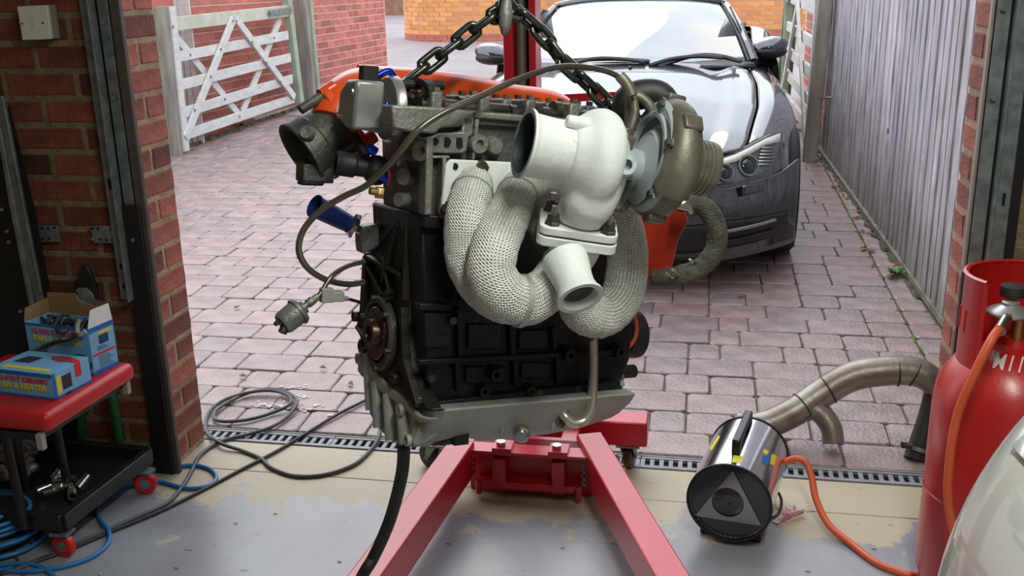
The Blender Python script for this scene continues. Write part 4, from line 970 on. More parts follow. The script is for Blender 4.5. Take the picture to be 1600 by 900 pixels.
# valve gear on top
for d in (.055, .145):
    cs = MB().cyl(L(-.02, d, .548), L(.43, d, .548), .013, n=16)
    for k in range(8):
        x = .015+k*.05; a = k*1.3; o_ = L(x, d, .548)+(UE*math.cos(a)+YE*math.sin(a))*.008
        cs.cyl(o_-XE*.007, o_+XE*.007, .018, n=18)
    cs.build('camshaft', MT['steelh'], E)
    for k in range(5):
        x = .0+k*.096; cp_ = MB().box(L(x, d, .552), (.022, .062, .040), XE, YE, UE).build('camshaft_cap', MT['alu'], E, bev=.004)
        for s in (-1, 1): MB().hexb(L(x, d+s*.022, .570), UE, .0075, .010).build('cap_bolt', MT['screw'] if (k+s) % 3 else MT['steelh'], cp_)
MB().box(L(.21, .1, .527), (.45, .19, .012), XE, YE, UE).build('head_deck', MT['alu_dk'], hd)
b = MB()
for k in range(34):
    t = k/34*6.283; p = L(-.005+.0, .10+.062*math.cos(t), .572+.018*math.sin(t)); b.box(p, (.018, .008, .011), XE, (YE*-math.sin(t)+UE*.3*math.cos(t)).normalized(), None)
b.build('cam_chain', MT['rubber'], E, kind='stuff')
b = MB()
for i in range(12): b.cyl(ed(612+i*7, 133+(.1*i)-(0), .10), ed(616+i*7, 133+.1*i, .10), .0075, n=10)
b.cyl(ed(610, 131, .10), ed(690, 133, .10), .008, n=10); b.build('chain_guide', MT['rubber'], E, kind='stuff')
# ---- silver cam-phaser housing at the left end
dph = .115
pt = [(531, 140), (541, 124), (556, 124), (556, 141), (551, 190), (549, 204), (540, 202), (527, 184), (527, 160)]
def exd(x, y, k): return ex(x, y, k)
k0 = loc(ed(543, 165, dph)).x
ph = MB().prism([ex(x, y, k0) for x, y in ((530, 142), (541, 124), (556, 124), (556, 141), (550, 202), (540, 200), (526, 184))], XE*.055).build('phaser_housing', MT['alu_mach'], E, bev=.006)
for x, y in ((552, 143), (529, 182)): MB().hexb(ex(x, y, k0), -XE, .005, .004).build('bolt', MT['screw'], ph)
kf = loc(ed(606, 170, dph)).x
MB().cyl(ex(560, 164, k0+.04), ex(600, 170, kf), .043, .046, n=28).build('phaser_neck', MT['alu'], ph)
MB().lathe(ex(602, 170, kf-.004), XE, [(0, 0), (0, .056), (.006, .060), (.018, .060), (.02, .0)], n=36).build('phaser_flange', MT['alu_mach'], ph)
b = MB().sph(ed(605, 172, dph-.06), (.007, .004, .016), n=14, m=8, X=XE, Y=YE, Z=UE); b.build('anodised_plug', MT['blue'], ph)
b = MB().box(ed(576, 118, dph), (.030, .024, .034), XE, YE, UE); b.box(ed(572, 108, dph), (.020, .018, .012), XE, YE, UE); b.box(ed(586, 127, dph), (.02, .02, .012), XE, YE, UE); b.build('sensor_connector', MT['rubber'], E, bev=.002)
b = MB()
for i in range(9):
    pass
MB().tube([tuple(ed(590, 119, .12)), tuple(ed(600, 113, .12)), tuple(ed(610, 112, .12)), tuple(ed(615, 120, .12))], .0065, n=10).build('anodised_fitting', MT['blue'], E)
# ---- orange inlet manifold and throttle body behind the head
dm = .30
orp = [(888, 168, .018), (860, 162, .030), (800, 158, .036), (720, 148, .042), (650, 142, .045), (600, 140, .046), (566, 142, .046), (545, 152, .046), (528, 170, .045), (518, 192, .042)]
MB().tube([tuple(ed(x, y, dm if x > 560 else dm-.05*(560-x)/40))+(r,) for x, y, r in orp], .04, n=24, sm=4).build('inlet_plenum', MT['orange'], E)
tb_d = cam2w(-.72, -.58, -.38).normalized(); tb_m = ed(469, 241, dm-.045); tl = .092; tb_c = tb_m-tb_d*tl
t_u = cam2w(.63, -.78, 0); t_u = (t_u-tb_d*t_u.dot(tb_d)).normalized(); t_w = tb_d.cross(t_u)
MB().prism(rrect(tb_c-tb_d*.014, .150, .122, .022, t_u, t_w), tb_d*.016).build('throttle_flange', MT['orange'], E, bev=.003)
for sx, sy in ((-1, -1), (1, -1), (1, 1), (-1, 1)): MB().cyl(tb_c-tb_d*.03+t_u*sx*.060+t_w*sy*.046, tb_c+tb_d*.002+t_u*sx*.060+t_w*sy*.046, .013, n=16).build('lug', MT['orange'], E)
tb = MB().lathe(tb_c, tb_d, [(-.004, .052), (.0, .056), (tl*.55, .056), (tl*.6, .060), (tl*.9, .060), (tl*.93, .064), (tl, .064), (tl, .055), (tl*.7, .050), (tl*.2, .048), (tl*.15, .0)], n=40).build('throttle_body', MT['alu_dk'], E)
MB().cyl(tb_c+tb_d*tl*.45, tb_c+tb_d*(tl*.45+.003), .0485, n=36).build('throttle_plate', MT['alu'], tb)
for sx, sy in ((-1, -1), (1, -1), (1, 1), (-1, 1)): MB().cyl(tb_c+t_u*sx*.058+t_w*sy*.046, tb_c+tb_d*.052+t_u*sx*.058+t_w*sy*.046, .0095, n=14).build('fixing_boss', MT['alu_dk'], tb)
MB().lathe(ed(480, 207, dm-.105), cam2w(-.2, .1, -1), [(-.01, .013), (.006, .012), (.006, .008), (.003, 0)], n=20).build('shaft_cap', MT['alu'], tb)
b = MB().cyl(ed(500, 262, dm-.05), ed(526, 236, dm-.05), .032, n=20); b.box(ed(492, 270, dm-.06), (.06, .05, .035), XE, YE, UE); b.sph(ed(525, 240, dm-.05), .032); b.build('throttle_motor', MT['alu_dk'], tb, bev=.003)
MB().box(ed(487, 281, dm-.07), (.045, .03, .02), XE, YE, cam2w(.3, 1, 0)).build('motor_plug', MT['rubber'], tb, bev=.004)
b = MB().cyl(ed(585, 112, dm+.03), ed(560, 112, dm+.03), .014, n=14); b.build('plenum_port', MT['orange'], E)
# orange cover low on the far side + drive pulley
poly([(1000, 330), (1048, 318), (1070, 325), (1078, 345), (1062, 375), (1050, 425), (1018, 438), (1000, 452)], .12, .05, 'side_cover', MT['orange_dk'], bev=.006)
b = MB().lathe(ed(984, 522, .10), XE, [(-.02, .02), (-.02, .048), (0, .052), (.014, .052), (.016, .047), (.016, .02), (.02, .0)], n=40); pu = b.build('drive_pulley', MT['rubber'], E)
MB().tube([tuple(ed(x, y, .05)) for x, y in ((990, 488), (995, 510), (992, 530), (978, 548), (968, 562))], .0035, n=8).build('orange_gasket_edge', MT['orange'], E)
MB().lathe(ed(960, 582, .05), XE, [(0, .014), (.05, .014), (.05, .010), (.03, .009), (.03, 0)], n=20).build('coolant_stub', MT['rubber'], E)
poly([(958, 602), (976, 585), (972, 616), (962, 614)], .02, .004, 'bracket', MT['alu'], bev=.001)
# ---- water outlet, fittings and sensors on the left end
MB().lathe(ed(572, 262, .12), cam2w(-1, .12, -.35), [(0, .018), (.018, .018), (.022, .022), (.046, .022), (.050, .024), (.056, .022), (.056, .018), (.02, .017), (.02, 0)], n=28).build('water_outlet', MT['rubber'], E)
MB().sph(ed(588, 266, .12), (.026, .03, .028), n=14, m=9).build('outlet_elbow', MT['rubber'], E)
MB().cyl(ed(552, 210, .16), ed(572, 244, .13), .009, n=12).build('breather_stub', MT['rubber'], E)
for x, y, r in ((580, 233, .009), (597, 275, .007)): MB().cyl(ed(x-5, y-3, .09), ed(x+7, y+5, .09), r, n=8).build('anodised_fitting', MT['blue'], E)
MB().tube([tuple(ed(x, y, .09)) for x, y in ((603, 255), (608, 270), (607, 290))], .003, n=8).build('seal_ring', MT['orange_dk'], E)
b = MB().hexb(ed(600, 302, .08), cam2w(-1, .1, -.1), .011, .016); b.cyl(ed(590, 300, .08), ed(578, 298, .08), .007, n=12); b.build('temperature_sender', MT['brass'], E)
# ---- blue silicone stub with clamp
bh = MB().lathe(ed(550, 352, .22), (ed(484, 318, .20)-ed(550, 352, .22)), [(0, .016), (.02, .018), (.085, .021), (.092, .023), (.092, .020), (.03, .016), (.03, 0)], n=24).build('blue_hose_stub', MT['bluehose'], E)
b = MB(); o_ = ed(552, 353, .21); b.cyl(o_, ed(570, 364, .22), .009, n=10); b.cyl(ed(558, 343, .20), ed(546, 371, .20), .0035, n=8); b.hexb(ed(559, 342, .20), cam2w(.2, 1, 0), .006, .008); b.cyl(ed(548, 350, .21), ed(554, 354, .21), .019, n=20); b.build('clamp', MT['screw'], bh)
MB().prism([ed(x, y, .20) for x, y in ((565, 362), (570, 354), (592, 350), (596, 380), (590, 388), (567, 398), (565, 380))], YE*.04).build('casting_lug', MT['alu'], E, bev=.005)
# ---- exhaust flange and wrapped primaries
ff = poly([(706, 249), (870, 257), (862, 300), (855, 345), (720, 345), (703, 335), (691, 337), (690, 325), (697, 258)], -.014, .013, 'exhaust_flange', MT['ceramic'], bev=.003)
MB().cyl(ed(711, 260, -.0145), ed(711, 260, -.0155), .006, n=16).build('stud_hole', MT['void'], ff)
for x, y in ((751, 262), (697, 327)):
    b = MB().hexb(ed(x, y, -.014), -YE, .0115, .012); b.cyl(ed(x, y, -.014), ed(x, y, -.016), .014, n=16); b.cyl(ed(x, y, -.02), ed(x, y, -.034), .006, n=12); b.build('flange_nut', MT['steelh'], ff)
def wt(name, pts, m='wrap', jit=.0016, n=40, cl=None):
    return MB().tube([tuple(ed(x, y, d))+(r,) for x, y, d, r in pts], .04, n=n, sm=14, jit=jit).build(name, MT[m], E, ang=180)
t1 = wt('wrapped_primary', [(742, 285, -.012, .033), (738, 300, -.035, .036), (728, 335, -.065, .036), (725, 380, -.075, .035), (732, 420, -.085, .035), (760, 458, -.095, .036), (800, 476, -.10, .036), (845, 462, -.10, .035)])
t2 = wt('wrapped_primary', [(812, 290, -.015, .033), (808, 305, -.045, .036), (793, 340, -.10, .039), (773, 385, -.135, .041), (768, 425, -.15, .042), (786, 458, -.16, .043), (820, 470, -.165, .043), (850, 455, -.17, .040), (872, 425, -.17, .036), (880, 400, -.165, .032)])
t3 = wt('wrapped_primary', [(850, 290, -.012, .034), (850, 310, -.04, .033), (852, 345, -.09, .033), (860, 380, -.13, .032)], 'wrap_dk')
t4 = wt('wrapped_primary', [(955, 300, -.02, .030), (965, 325, -.06, .034), (978, 370, -.09, .037), (980, 420, -.10, .039), (970, 465, -.11, .040), (944, 492, -.12, .040), (915, 490, -.13, .039), (900, 465, -.14, .037), (893, 430, -.15, .034)], 'wrap')
def band(pts, r, name, m, par, d):
    return MB().tube([tuple(ed(x, y, d)) for x, y in pts], r, n=6, sm=4).build(name, MT[m], par)
def ring(i, pts, name, m, w=.004, ex_=.0012):   # a clamp band round the tube at path position i
    P = [ed(x, y, d) for x, y, d, r in pts]; c = P[i]; d = (P[min(i+1, len(P)-1)]-P[max(0, i-1)]).normalized(); r = pts[i][3]+ex_
    return MB().lathe(c-d*w/2, d, [(0, r-.003), (0, r), (w, r), (w, r-.003)], n=40)
c_ = ed(814, 470, -.163); d_ = (ed(826, 470, -.166)-ed(800, 466, -.162)).normalized(); MB().lathe(c_-d_*.005, d_, [(0, .040), (0, .0462), (.010, .0462), (.010, .040)], n=44).build('metal_tie', MT['galv_l'], t2)
for i, T, q in ((1, [(742, 285, -.012, .033), (738, 300, -.035, .037), (728, 335, -.065, .036)], t1), (1, [(812, 290, -.015, .033), (808, 305, -.045, .037), (793, 340, -.10, .039)], t2)):
    ring(i, T, '', '', .003).build('wire_tie', MT['ceramic_b'], q)
# ---- turbine foot flange, two plates with a dark gasket line
fN = cam2w(.14, .90, -.42).normalized(); fX = cam2w(.955, -.27, .08).normalized(); fX = (fX-fN*fX.dot(fN)).normalized(); fY = fN.cross(fX)
fc = ed(902, 358, -.19)
tf = MB().prism(rrect(fc, .132, .098, .016, fX, fY), fN*.014).build('turbine_foot', MT['ceramic'], E, bev=.002)
MB().prism(rrect(fc-fN*.003, .128, .094, .015, fX, fY), fN*.003).build('gasket', MT['steelh'], tf)
cf = MB().prism(rrect(fc-fN*.020, .134, .100, .017, fX, fY), fN*.017).build('collector_flange', MT['ceramic'], E, bev=.002)
for sx, sy in ((-.36, .36), (-.34, -.30), (.37, -.34), (.36, .34)):
    c = fc+fX*(.132*sx)+fY*(.098*sy)+fN*.014
    nb = MB().lathe(c, fN, [(0, .0145), (.004, .0140), (.006, .0115), (.018, .0105), (.019, .006)], n=6, cap=(0, 1)).build('stud_nut', MT['steelh'], tf)
    MB().cyl(c+fN*.015, c+fN*.032, .0055, n=12).build('stud', MT['screw'], nb)
# collector merge and wastegate outlet
MB().tube([tuple(fc-fN*.015)+(.047,), tuple(fc-fN*.04)+(.044,), tuple(fc-fN*.07-fX*.005)+(.036,)], .04, n=28, sm=6).build('collector', MT['ceramic'], E)
wc = ed(907, 467, -.27); wd = cam2w(.27, -.78, -.56).normalized()
wg = MB().lathe(wc-wd*.085, wd, [(0, .040), (.045, .033), (.062, .032), (.067, .034), (.072, .034), (.080, .039), (.085, .039), (.085, .031), (.079, .027), (.02, .025)], n=40).build('wastegate_pipe', MT['ceramic'], E)
MB().lathe(wc-wd*.018, wd, [(0, .0), (0, .018), (.004, .022), (.004, .027)], n=30).build('inner_ring', MT['wrap_br'], wg)
# ---- turbocharger
A = cam2w(.935, -.165, .31).normalized(); TM = ed(818, 224, -.19)
def ta(x, y):   # point on the turbo axis nearest the pixel column x
    d = ray(x, y); w0 = TM-CAM; a_, b_, c_ = A.dot(A), A.dot(d), d.dot(d); t = (b_*d.dot(w0)*1.0-c_*A.dot(w0))/(a_*c_-b_*b_); return TM+A*t
s_of = lambda x, y: (ta(x, y)-TM).dot(A)
tu = MB().lathe(TM, A, [(0, .050), (0, .0575), (.005, .0575), (.008, .0545), (.013, .052), (.05, .051), (.075, .053), (.10, .060)], n=48).build('turbine_housing', MT['ceramic'], E)
MB().lathe(TM+A*.001, A, [(0, .0505), (.05, .046), (.06, .0)], n=40).build('turbine_mouth', MT['mouth'], tu)
MB().lathe(TM-A*.0008, A, [(0, .0508), (0, .0570), (.0006, .0572), (.0006, .0508)], n=48).build('mouth_rim', MT['ceramic_b'], tu)
MB().lathe(TM+A*.045, A, [(0, 0), (-.012, .006), (-.012, .012), (.008, .044)], n=30).build('turbine_wheel', MT['steelh'], tu)
MB().sph(TM+A*.048+cam2w(-.1, .1, -1)*.048, (.007, .007, .004)).build('cast_mark', MT['ceramic'], tu)
# volute: scroll that opens towards the foot
TV = TM+A*.125; tU = (fN-A*fN.dot(A)).normalized(); tW = A.cross(tU)
if tW.dot(FW) < 0: tW = -tW
scroll = []
for i in range(25):
    a = math.radians(-75+i*14); rr = lerp(.034, .024, i/24); Rr = lerp(.058, .046, i/24)
    scroll.append(tuple(TV+(tU*math.sin(a)*-1+tW*math.cos(a))*-Rr)+(rr,))
foot_top = fc+fN*.012
rad = [tuple(V(scroll[0][:3])) for _ in (0,)]
vb = MB().tube(scroll, .03, n=24, sm=2)
vb.tube([tuple(foot_top+fX*.002)+(.046,), tuple(foot_top+fN*.03+fX*.004)+(.042,), tuple(onp(920, 318, TV-FW*.004, FW))+(.043,), tuple(onp(932, 285, TV-FW*.002, FW))+(.047,), tuple(onp(942, 245, TV, FW))+(.046,), tuple(onp(940, 210, TV+FW*.01, FW))+(.042,), tuple(TV+tU*.045+FW*.045)+(.034,)], .04, n=28, sm=6)
vb.lathe(TV-A*.055, A, [(0, .045), (.0, .056), (.02, .066), (.035, .080), (.055, .086), (.075, .080), (.088, .062), (.09, .04)], n=48, cap=(1, 1))
vo = vb.build('turbine_volute', MT['ceramic'], tu, ang=180)
q = vo.modifiers.new('rm', 'REMESH'); q.mode = 'VOXEL'; q.voxel_size = .0035; q.use_smooth_shade = True
q = vo.modifiers.new('sm', 'SMOOTH'); q.iterations = 30; q.factor = .5
for x, y in ((892, 190), (898, 222)):
    b = MB().lathe(onp(x, y, TM+A*.09-FW*.045, FW), -A, [(-.03, .013), (.006, .010), (.008, .006), (.002, .0)], n=14); b.build('cast_boss', MT['ceramic'], tu)
# centre housing
s1 = s_of(972, 250); s2 = s_of(1006, 250)
ch = MB().lathe(TM+A*(s1-.02), A, [(0, .05), (.012, .05), (.014, .034), (s2-s1+.01, .032), (s2-s1+.02, .06)], n=36).build('bearing_housing', MT['ceramic_b'], E)
oc = onp(977, 258, TM+A*s1-FW*.042, FW)
oc = onp(979, 258, oc-FW*.022, FW); MB().lathe(oc+FW*.05, -FW, [(0, .018), (.054, .018), (.056, .016), (.056, .009), (.04, .0085), (.04, 0)], n=24).build('oil_port', MT['ceramic_b'], ch)
b = MB().hexb(onp(978, 213, TM+A*s1, FW), UE, .010, .014); b.box(onp(970, 232, TM+A*s1-FW*.01, FW), (.03, .03, .05), A, tW, tU); b.build('oil_feed_banjo', MT['bronze'], ch, bev=.002)
b = MB().box(onp(968, 300, TM+A*s1, FW), (.022, .03, .05), A, tW, tU); b.cyl(onp(965, 306, TM+A*s1, FW), onp(962, 330, TM+A*s1, FW), .012, n=14); b.build('oil_drain', MT['alu_dk'], ch, bev=.003)
# compressor back plate and scroll
sb = s_of(1012, 248)
CB = TM+A*sb; CB = onp(1010, 243, CB, FW); TMc = CB-A*sb
bp_ = MB().lathe(CB, A, [(-.004, .030), (-.004, .040), (.010, .050), (.010, .062), (-.005, .067), (-.005, .073), (-.001, .076), (-.001, .088), (.006, .095), (.012, .095), (.012, .05)], n=56).build('compressor_back_plate', MT['ceramic_b'], E)
for k in range(6):
    a = k*1.047+.5; d_ = tU*math.sin(a)+tW*math.cos(a); MB().hexb(CB+d_*.088, -A, .007, .010).build('bolt', MT['steelh'], bp_)
b = MB()
for k in range(6):
    a = k*1.047+.5; d_ = tU*math.sin(a)+tW*math.cos(a); b = MB().box(CB+d_*.088-A*.003, (.003, .012, .026), A, (tU*math.cos(a)-tW*math.sin(a)), None); b.build('clamp_tab', MT['alu'], bp_, bev=.001)
cs = MB().lathe(CB+A*.010, A, [(0, .094), (.004, .099), (.012, .101), (.026, .103), (.038, .098), (.046, .085), (.052, .065), (.060, .042), (.070, .031)], n=56)
for i in range(22):
    pass
sc2 = [tuple(CB+A*.028+(tU*math.sin(a)+tW*math.cos(a))*R_)+(r_,) for a, R_, r_ in [(math.radians(200-i*16), lerp(.080, .068, i/20), lerp(.033, .020, i/20)) for i in range(21)]]
cs.tube(sc2, .03, n=20, sm=2)
cs = cs.build('compressor_scroll', MT['bronze'], E, ang=60)
b = MB()
for a in (.15, 1.2, 2.2, 4.2, 5.4):
    d_ = tU*math.sin(a)-FW*.0+tW*math.cos(a); MB().box(CB+A*.03+d_*.103, (.034, .014, .030), A, d_, None).build('cast_lug', MT['bronze'], cs, bev=.004)
# inlet pipe with ridges
IN = CB+A*.088
si = s_of(1068, 262); so_ = s_of(1120, 266)
ip = MB().lathe(TMc+A*(si-.028), A, [(-.02, .030), (.0, .029), (.010, .030), (.016, .043), (.020, .047), (.036, .048)]+[(.036+q*.0085+e, 0.048-.0014*(1 if e in (.0025, .005) else 0)) for q in range(4) for e in (0, .0024, .0025, .005, .0051)]+[(.076, .048), (.080, .047), (.080, .040), (.03, .030), (.03, 0)], n=44).build('ridged_inlet_pipe', MT['chrome'] if False else MT['bronze'], E)
# dark rubber elbow above the compressor and fittings
MB().tube([tuple(onp(x, y, CB+FW*.05, FW))+(r,) for x, y, r in ((982, 190, .018), (978, 160, .024), (1000, 148, .026), (1030, 150, .026), (1046, 176, .026))], .02, n=18).build('rubber_elbow', MT['rubber'], E)
b = MB().tube([tuple(onp(x, y, CB+FW*.02, FW)) for x, y in ((985, 205), (984, 170), (992, 150), (1010, 160), (1022, 178))], .010, n=12); b.build('oil_line_bend', MT['bronze'], E)
# sleeve hose to the right
cl_ = [(1062, 318, .05, .018), (1092, 318, .04, .021), (1116, 345, .03, .022), (1119, 385, .03, .022), (1096, 417, .04, .021), (1060, 430, .06, .020), (1020, 434, .10, .018)]
sh = MB().tube([tuple(ed(x, y, d))+(r,) for x, y, d, r in cl_], .02, n=20, sm=10, jit=.0018).build('sleeved_hose', MT['wrap_br'], E, ang=180)
b = MB()
for (x0, y0), (x1, y1) in (((1043, 318), (1078, 325)), ((1068, 315), (1080, 332))): b.cyl(ed(x0, y0, .03), ed(x1, y1, .03), .007, n=12)
b.build('pipe_stub', MT['chrome'], E)
for x, y in ((1056, 424), (1083, 408), (1046, 430)): MB().tube([tuple(ed(x-7, y-3, .035)), tuple(ed(x, y, .030)), tuple(ed(x+6, y+3, .035))], .003, n=8).build('tie', MT['screw'], sh)
# ---- braided oil line
bl = [(988, 150, -.02), (976, 128, -.01), (950, 112, .0), (905, 104, .0), (860, 107, -.01), (800, 128, -.03), (740, 155, -.05), (690, 178, -.06), (650, 206, -.06), (615, 250, -.04), (575, 288, .0), (535, 308, .03), (500, 330, .05), (474, 360, .06), (467, 392, .06), (482, 420, .06), (512, 438, .07), (545, 444, .10), (568, 441, .13)]
bz = MB().tube([tuple(ed(x, y, d)) for x, y, d in bl], .0056, n=12, sm=8).build('braided_oil_line', MT['braid'], E, ang=180)
b = MB().tube([tuple(onp(x, y, CB+FW*-.02, FW)) for x, y in ((968, 118), (980, 132), (988, 150))], .0095, n=10); b.tube([tuple(onp(x, y, CB, FW)) for x, y in ((988, 150), (992, 175), (984, 205), (978, 214))], .008, n=10)
b.build('hose_end_fitting', MT['bronze'], bz)
MB().tube([tuple(ed(x, y, d)) for x, y, d in ((570, 409, .14), (545, 415, .10), (520, 430, .07), (503, 455, .06), (490, 472, .05))], .0045, n=10, sm=8).build('braided_sensor_line', MT['braid'], E, ang=180)
# pressure sender at its end
sc = ed(470, 485, .05); sd = (ed(443, 505, .04)-ed(496, 463, .05)).normalized()
MB().lathe(ed(496, 463, .05), sd, [(0, .006), (.012, .006), (.012, .008), (.022, .008), (.022, .006), (.03, .006), (.03, .012), (.038, .012), (.038, .022), (.042, .025), (.046, .025), (.046, .022), (.075, .021), (.08, .018), (.08, 0)], n=24).build('pressure_sender', MT['alu'], E)
b = MB().cyl(ed(448, 505, .035), ed(441, 520, .03), .008, n=12); b.cyl(ed(436, 500, .035), ed(430, 507, .03), .004, n=8); b.build('sender_terminal', MT['rubber'], E)
b = MB().box(ed(510, 461, .06), (.022, .018, .026), XE, YE, UE); b.box(ed(527, 463, .06), (.022, .016, .018), XE, YE, UE); b.cyl(ed(534, 465, .06), ed(543, 467, .07), .005, n=8); b.build('grey_connector', MT['grey_pl'], E, bev=.003)
MB().tube([tuple(ed(543, 467, .07)), tuple(ed(555, 470, .10)), tuple(ed(568, 474, .14))], .003, n=8).build('sensor_cable', MT['rubber'], E)
# ---- stainless oil drain pipe at the right of the sump
MB().tube([tuple(ed(x, y, d)) for x, y, d in ((926, 530, -.03), (927, 560, -.03), (926, 605, -.032), (924, 634, -.035), (914, 656, -.035), (897, 661, -.03), (882, 650, -.02), (876, 640, .0))], .0098, n=20, sm=8).build('drain_pipe', MT['chrome'], E, ang=180)
b = MB().prism([ed(x, y, -.014) for x, y in ((868, 640), (872, 630), (884, 624), (892, 632), (888, 640), (886, 655), (880, 668), (872, 662))], YE*.012); b.build('drain_flange', MT['bronze'], E, bev=.002)
MB().prism([ed(x, y, -.002) for x, y in ((866, 640), (870, 627), (885, 622), (894, 632), (888, 655), (880, 670), (870, 664))], YE*.004).build('gasket', MT['orange_dk'], E)
for x, y in ((885, 637), (877, 660)): MB().hexb(ed(x, y, -.014), -YE, .006, .008).build('bolt', MT['steelh'], E)

# ================================================================== chain, hook and hoist
apex = ed(789, 18, .10)
hk = empty('lifting_hook', tuple(apex), 'grey steel lifting hook holding the middle of the chain above the engine', 'hook')
MB().lathe(ed(788, 57, .08), UE, [(0, 0), (.004, .006), (.02, .012), (.045, .013), (.062, .009), (.07, .006)], n=16).build('hook_tip', MT['alu'], hk)
MB().tube([tuple(ed(x, y, d)) for x, y, d in ((788, 40, .085), (787, 20, .085), (787, 8, .09), (790, -5, .10), (800, -22, .11), (800, -45, .11))], .011, n=14).build('hook_body', MT['chain'], hk)
def link(c, d, side, name='chain_link', par=None, Lh=.0265, w=.0120, r=.0066):
    d = d.normalized(); side = (side-d*side.dot(d)).normalized(); P = []
    for i in range(16):
        a = 6.28318*i/16; P.append(tuple(c+d*(math.copysign(max(0, Lh-w), math.cos(a))+w*math.cos(a))+side*(w*math.sin(a))))
    return MB().tube(P, r, n=10, sm=2, closed=True).build(name, MT['chain'], par, ang=180)
lc = empty('lifting_chain', tuple(apex), 'heavy oily steel chain running from the hook to both ends of the engine', 'chain')
def run_chain(pts, twist=0):
    P = [V(q) for q in spline([tuple(p) for p in pts], 40)]; pitch = .0400; acc = 0; tgt = .012; k = 0
    for a, b_ in zip(P, P[1:]):
        l_ = (b_-a).length
        while acc+l_ >= tgt:
            c = a+(b_-a)*((tgt-acc)/l_); d = (b_-a); f_ = cam2w(0, 1, 0).cross(d.normalized()); s = d.cross(FW).normalized(); s2_ = s*math.cos(.35)+FW*math.sin(.35) if k % 2 == 0 else FW*math.cos(.35)-s*math.sin(.35)
            link(c, d, s2_, par=lc); tgt += pitch; k += 1
        acc += l_
run_chain([ed(792, 14, .10), ed(760, 32, .11), ed(715, 66, .13), ed(672, 98, .14), ed(625, 134, .15)])
run_chain([ed(788, 14, .10), ed(820, 28, .09), ed(850, 58, .08), ed(880, 96, .06), ed(925, 138, .04), ed(962, 176, .02), ed(984, 196, .01)])
hose = MB().tube([tuple(ed(631, 694, .05)), tuple(pZ(628, 740, 1.95)), tuple(pZ(610, 810, 2.02)), tuple(pZ(585, 868, 2.06)), tuple(pZ(566, 900, 2.08)), tuple(pz(540, 950, .02)), tuple(pz(480, 1010, .016))], .0125, n=16, sm=8)
hose.build('rubber_drain_hose', MT['rubber'], org=tuple(ed(631, 694, .05)), ang=180, label='thick black rubber hose hanging from under the sump in front of the left hoist leg', cat='hose')
# engine crane
cr = empty('engine_crane', (-.46, 2.7, 0), 'red-painted folding engine crane standing behind the engine with legs reaching forward', 'crane')
RD = MT['red']
mx_, my_ = -.525, 2.95
tilt = V((.006, .0, 1))
for s, w in ((-1, .028), (1, .020)):
    MB().box((mx_+s*.035+(.0 if s > 0 else .0), my_, 1.15), (w, .10, 2.1)).build('mast_channel', RD, cr, bev=.003)
MB().box((mx_, my_+.045, 1.15), (.09, .006, 2.1)).build('mast_back_plate', RD, cr)
MB().cyl((mx_-.004, my_, .5), (mx_-.004, my_-.01, 1.75), .017, n=24).build('ram_cylinder', MT['bronze'], cr)
MB().bar((mx_, my_, 2.15), (-.02, 1.62, 1.86) if False else tuple(apex+V((.0, -.05, .52))), .07, .09).build('boom', RD, cr, bev=.004)
MB().bar(tuple(apex+V((0, .02, .50))), tuple(ed(800, -45, .11)), .012, .012).build('boom_shackle', MT['chain'], cr)
MB().bar(py(826, 156, 2.87), py(962, 149, 2.87), .02, .022).build('handle_bar', RD, cr)
MB().box((-.47, 2.79, .130), (.665, .085, .078)).build('rear_cross_beam', RD, cr, bev=.005)
def caster(x, y, zt, ang, m='copper'):
    d = V((math.cos(ang), math.sin(ang), 0)); a = V((-d.y, d.x, 0)); o_ = V((x, y, .04))+d*.02
    w = MB().lathe(o_-a*.014, a, [(0, .0), (0, .034), (.004, .040), (.024, .040), (.028, .034), (.028, 0)], n=24).build('caster', MT[m], cr)
    b = MB()
    for s in (-1, 1): b.prism([o_+a*(.018*s)+q for q in (V((0, 0, -.008))-d*.006, V((0, 0, -.008))+d*.006, V((0, 0, zt-.045))-d*.005, V((0, 0, zt-.045))-d*.045)], a*.003*s)
    b.box((x, y, zt-.004), (.07, .06, .006)); b.cyl(o_-a*.022, o_+a*.022, .006, n=10); b.build('caster_fork', MT['galv'], w)
    return w
caster(-.195, 2.78, .091, 1.4, 'copper')
caster(-.775, 2.70, .091, 2.6, 'rubber')
# front cross member and folding legs
MB().box((-.462, 2.62, .075), (.36, .05, .15)).build('front_cross_member', RD, cr, bev=.004)
MB().box((-.462, 2.60, .145), (.34, .12, .010)).build('top_plate', RD, cr, bev=.002)
MB().box((-.462, 2.575, .045), (.30, .05, .012)).build('lower_lip', RD, cr, bev=.002)
for x in (-.535, -.375):
    q = MB().box((x, 2.57, .155), (.055, .06, .012)).build('bolt_plate', RD, cr, bev=.001)
    MB().hexb((x-.005, 2.565, .161), (0, 0, 1), .014, .012).build('bolt', MT['screw'], q)
for x in (-.545, -.375): MB().box((x, 2.572, .075), (.038, .05, .10)).build('hinge_lug', RD, cr, bev=.003)
MB().cyl((-.60, 2.555, .035), (-.33, 2.555, .037), .010, n=12).build('hinge_pin', RD, cr)
for x in (-.606, -.318): MB().cyl((x, 2.55, .012), (x, 2.55, .055), .009, n=10).build('locking_pin', RD, cr)
for x in (-.625, -.30): 
    b = MB()
    for i in range(4): b.tube([tuple(V((x, 2.545, .13-i*.02))+V((math.cos(a)*.006, 0, math.sin(a)*.009))) for a in (0, 1.57, 3.14, 4.71)], .002, n=6, closed=True)
    b.build('pin_chain', MT['galv'], cr, kind='stuff')
def leg(a, b_): return MB().bar(a, b_, .075, .10).build('leg', RD, cr, bev=.004)
lt = .165
l0, l1 = pz(722, 688, lt), pz(568, 900, lt); r0, r1 = pz(920, 676, lt), pz(1052, 900, lt)
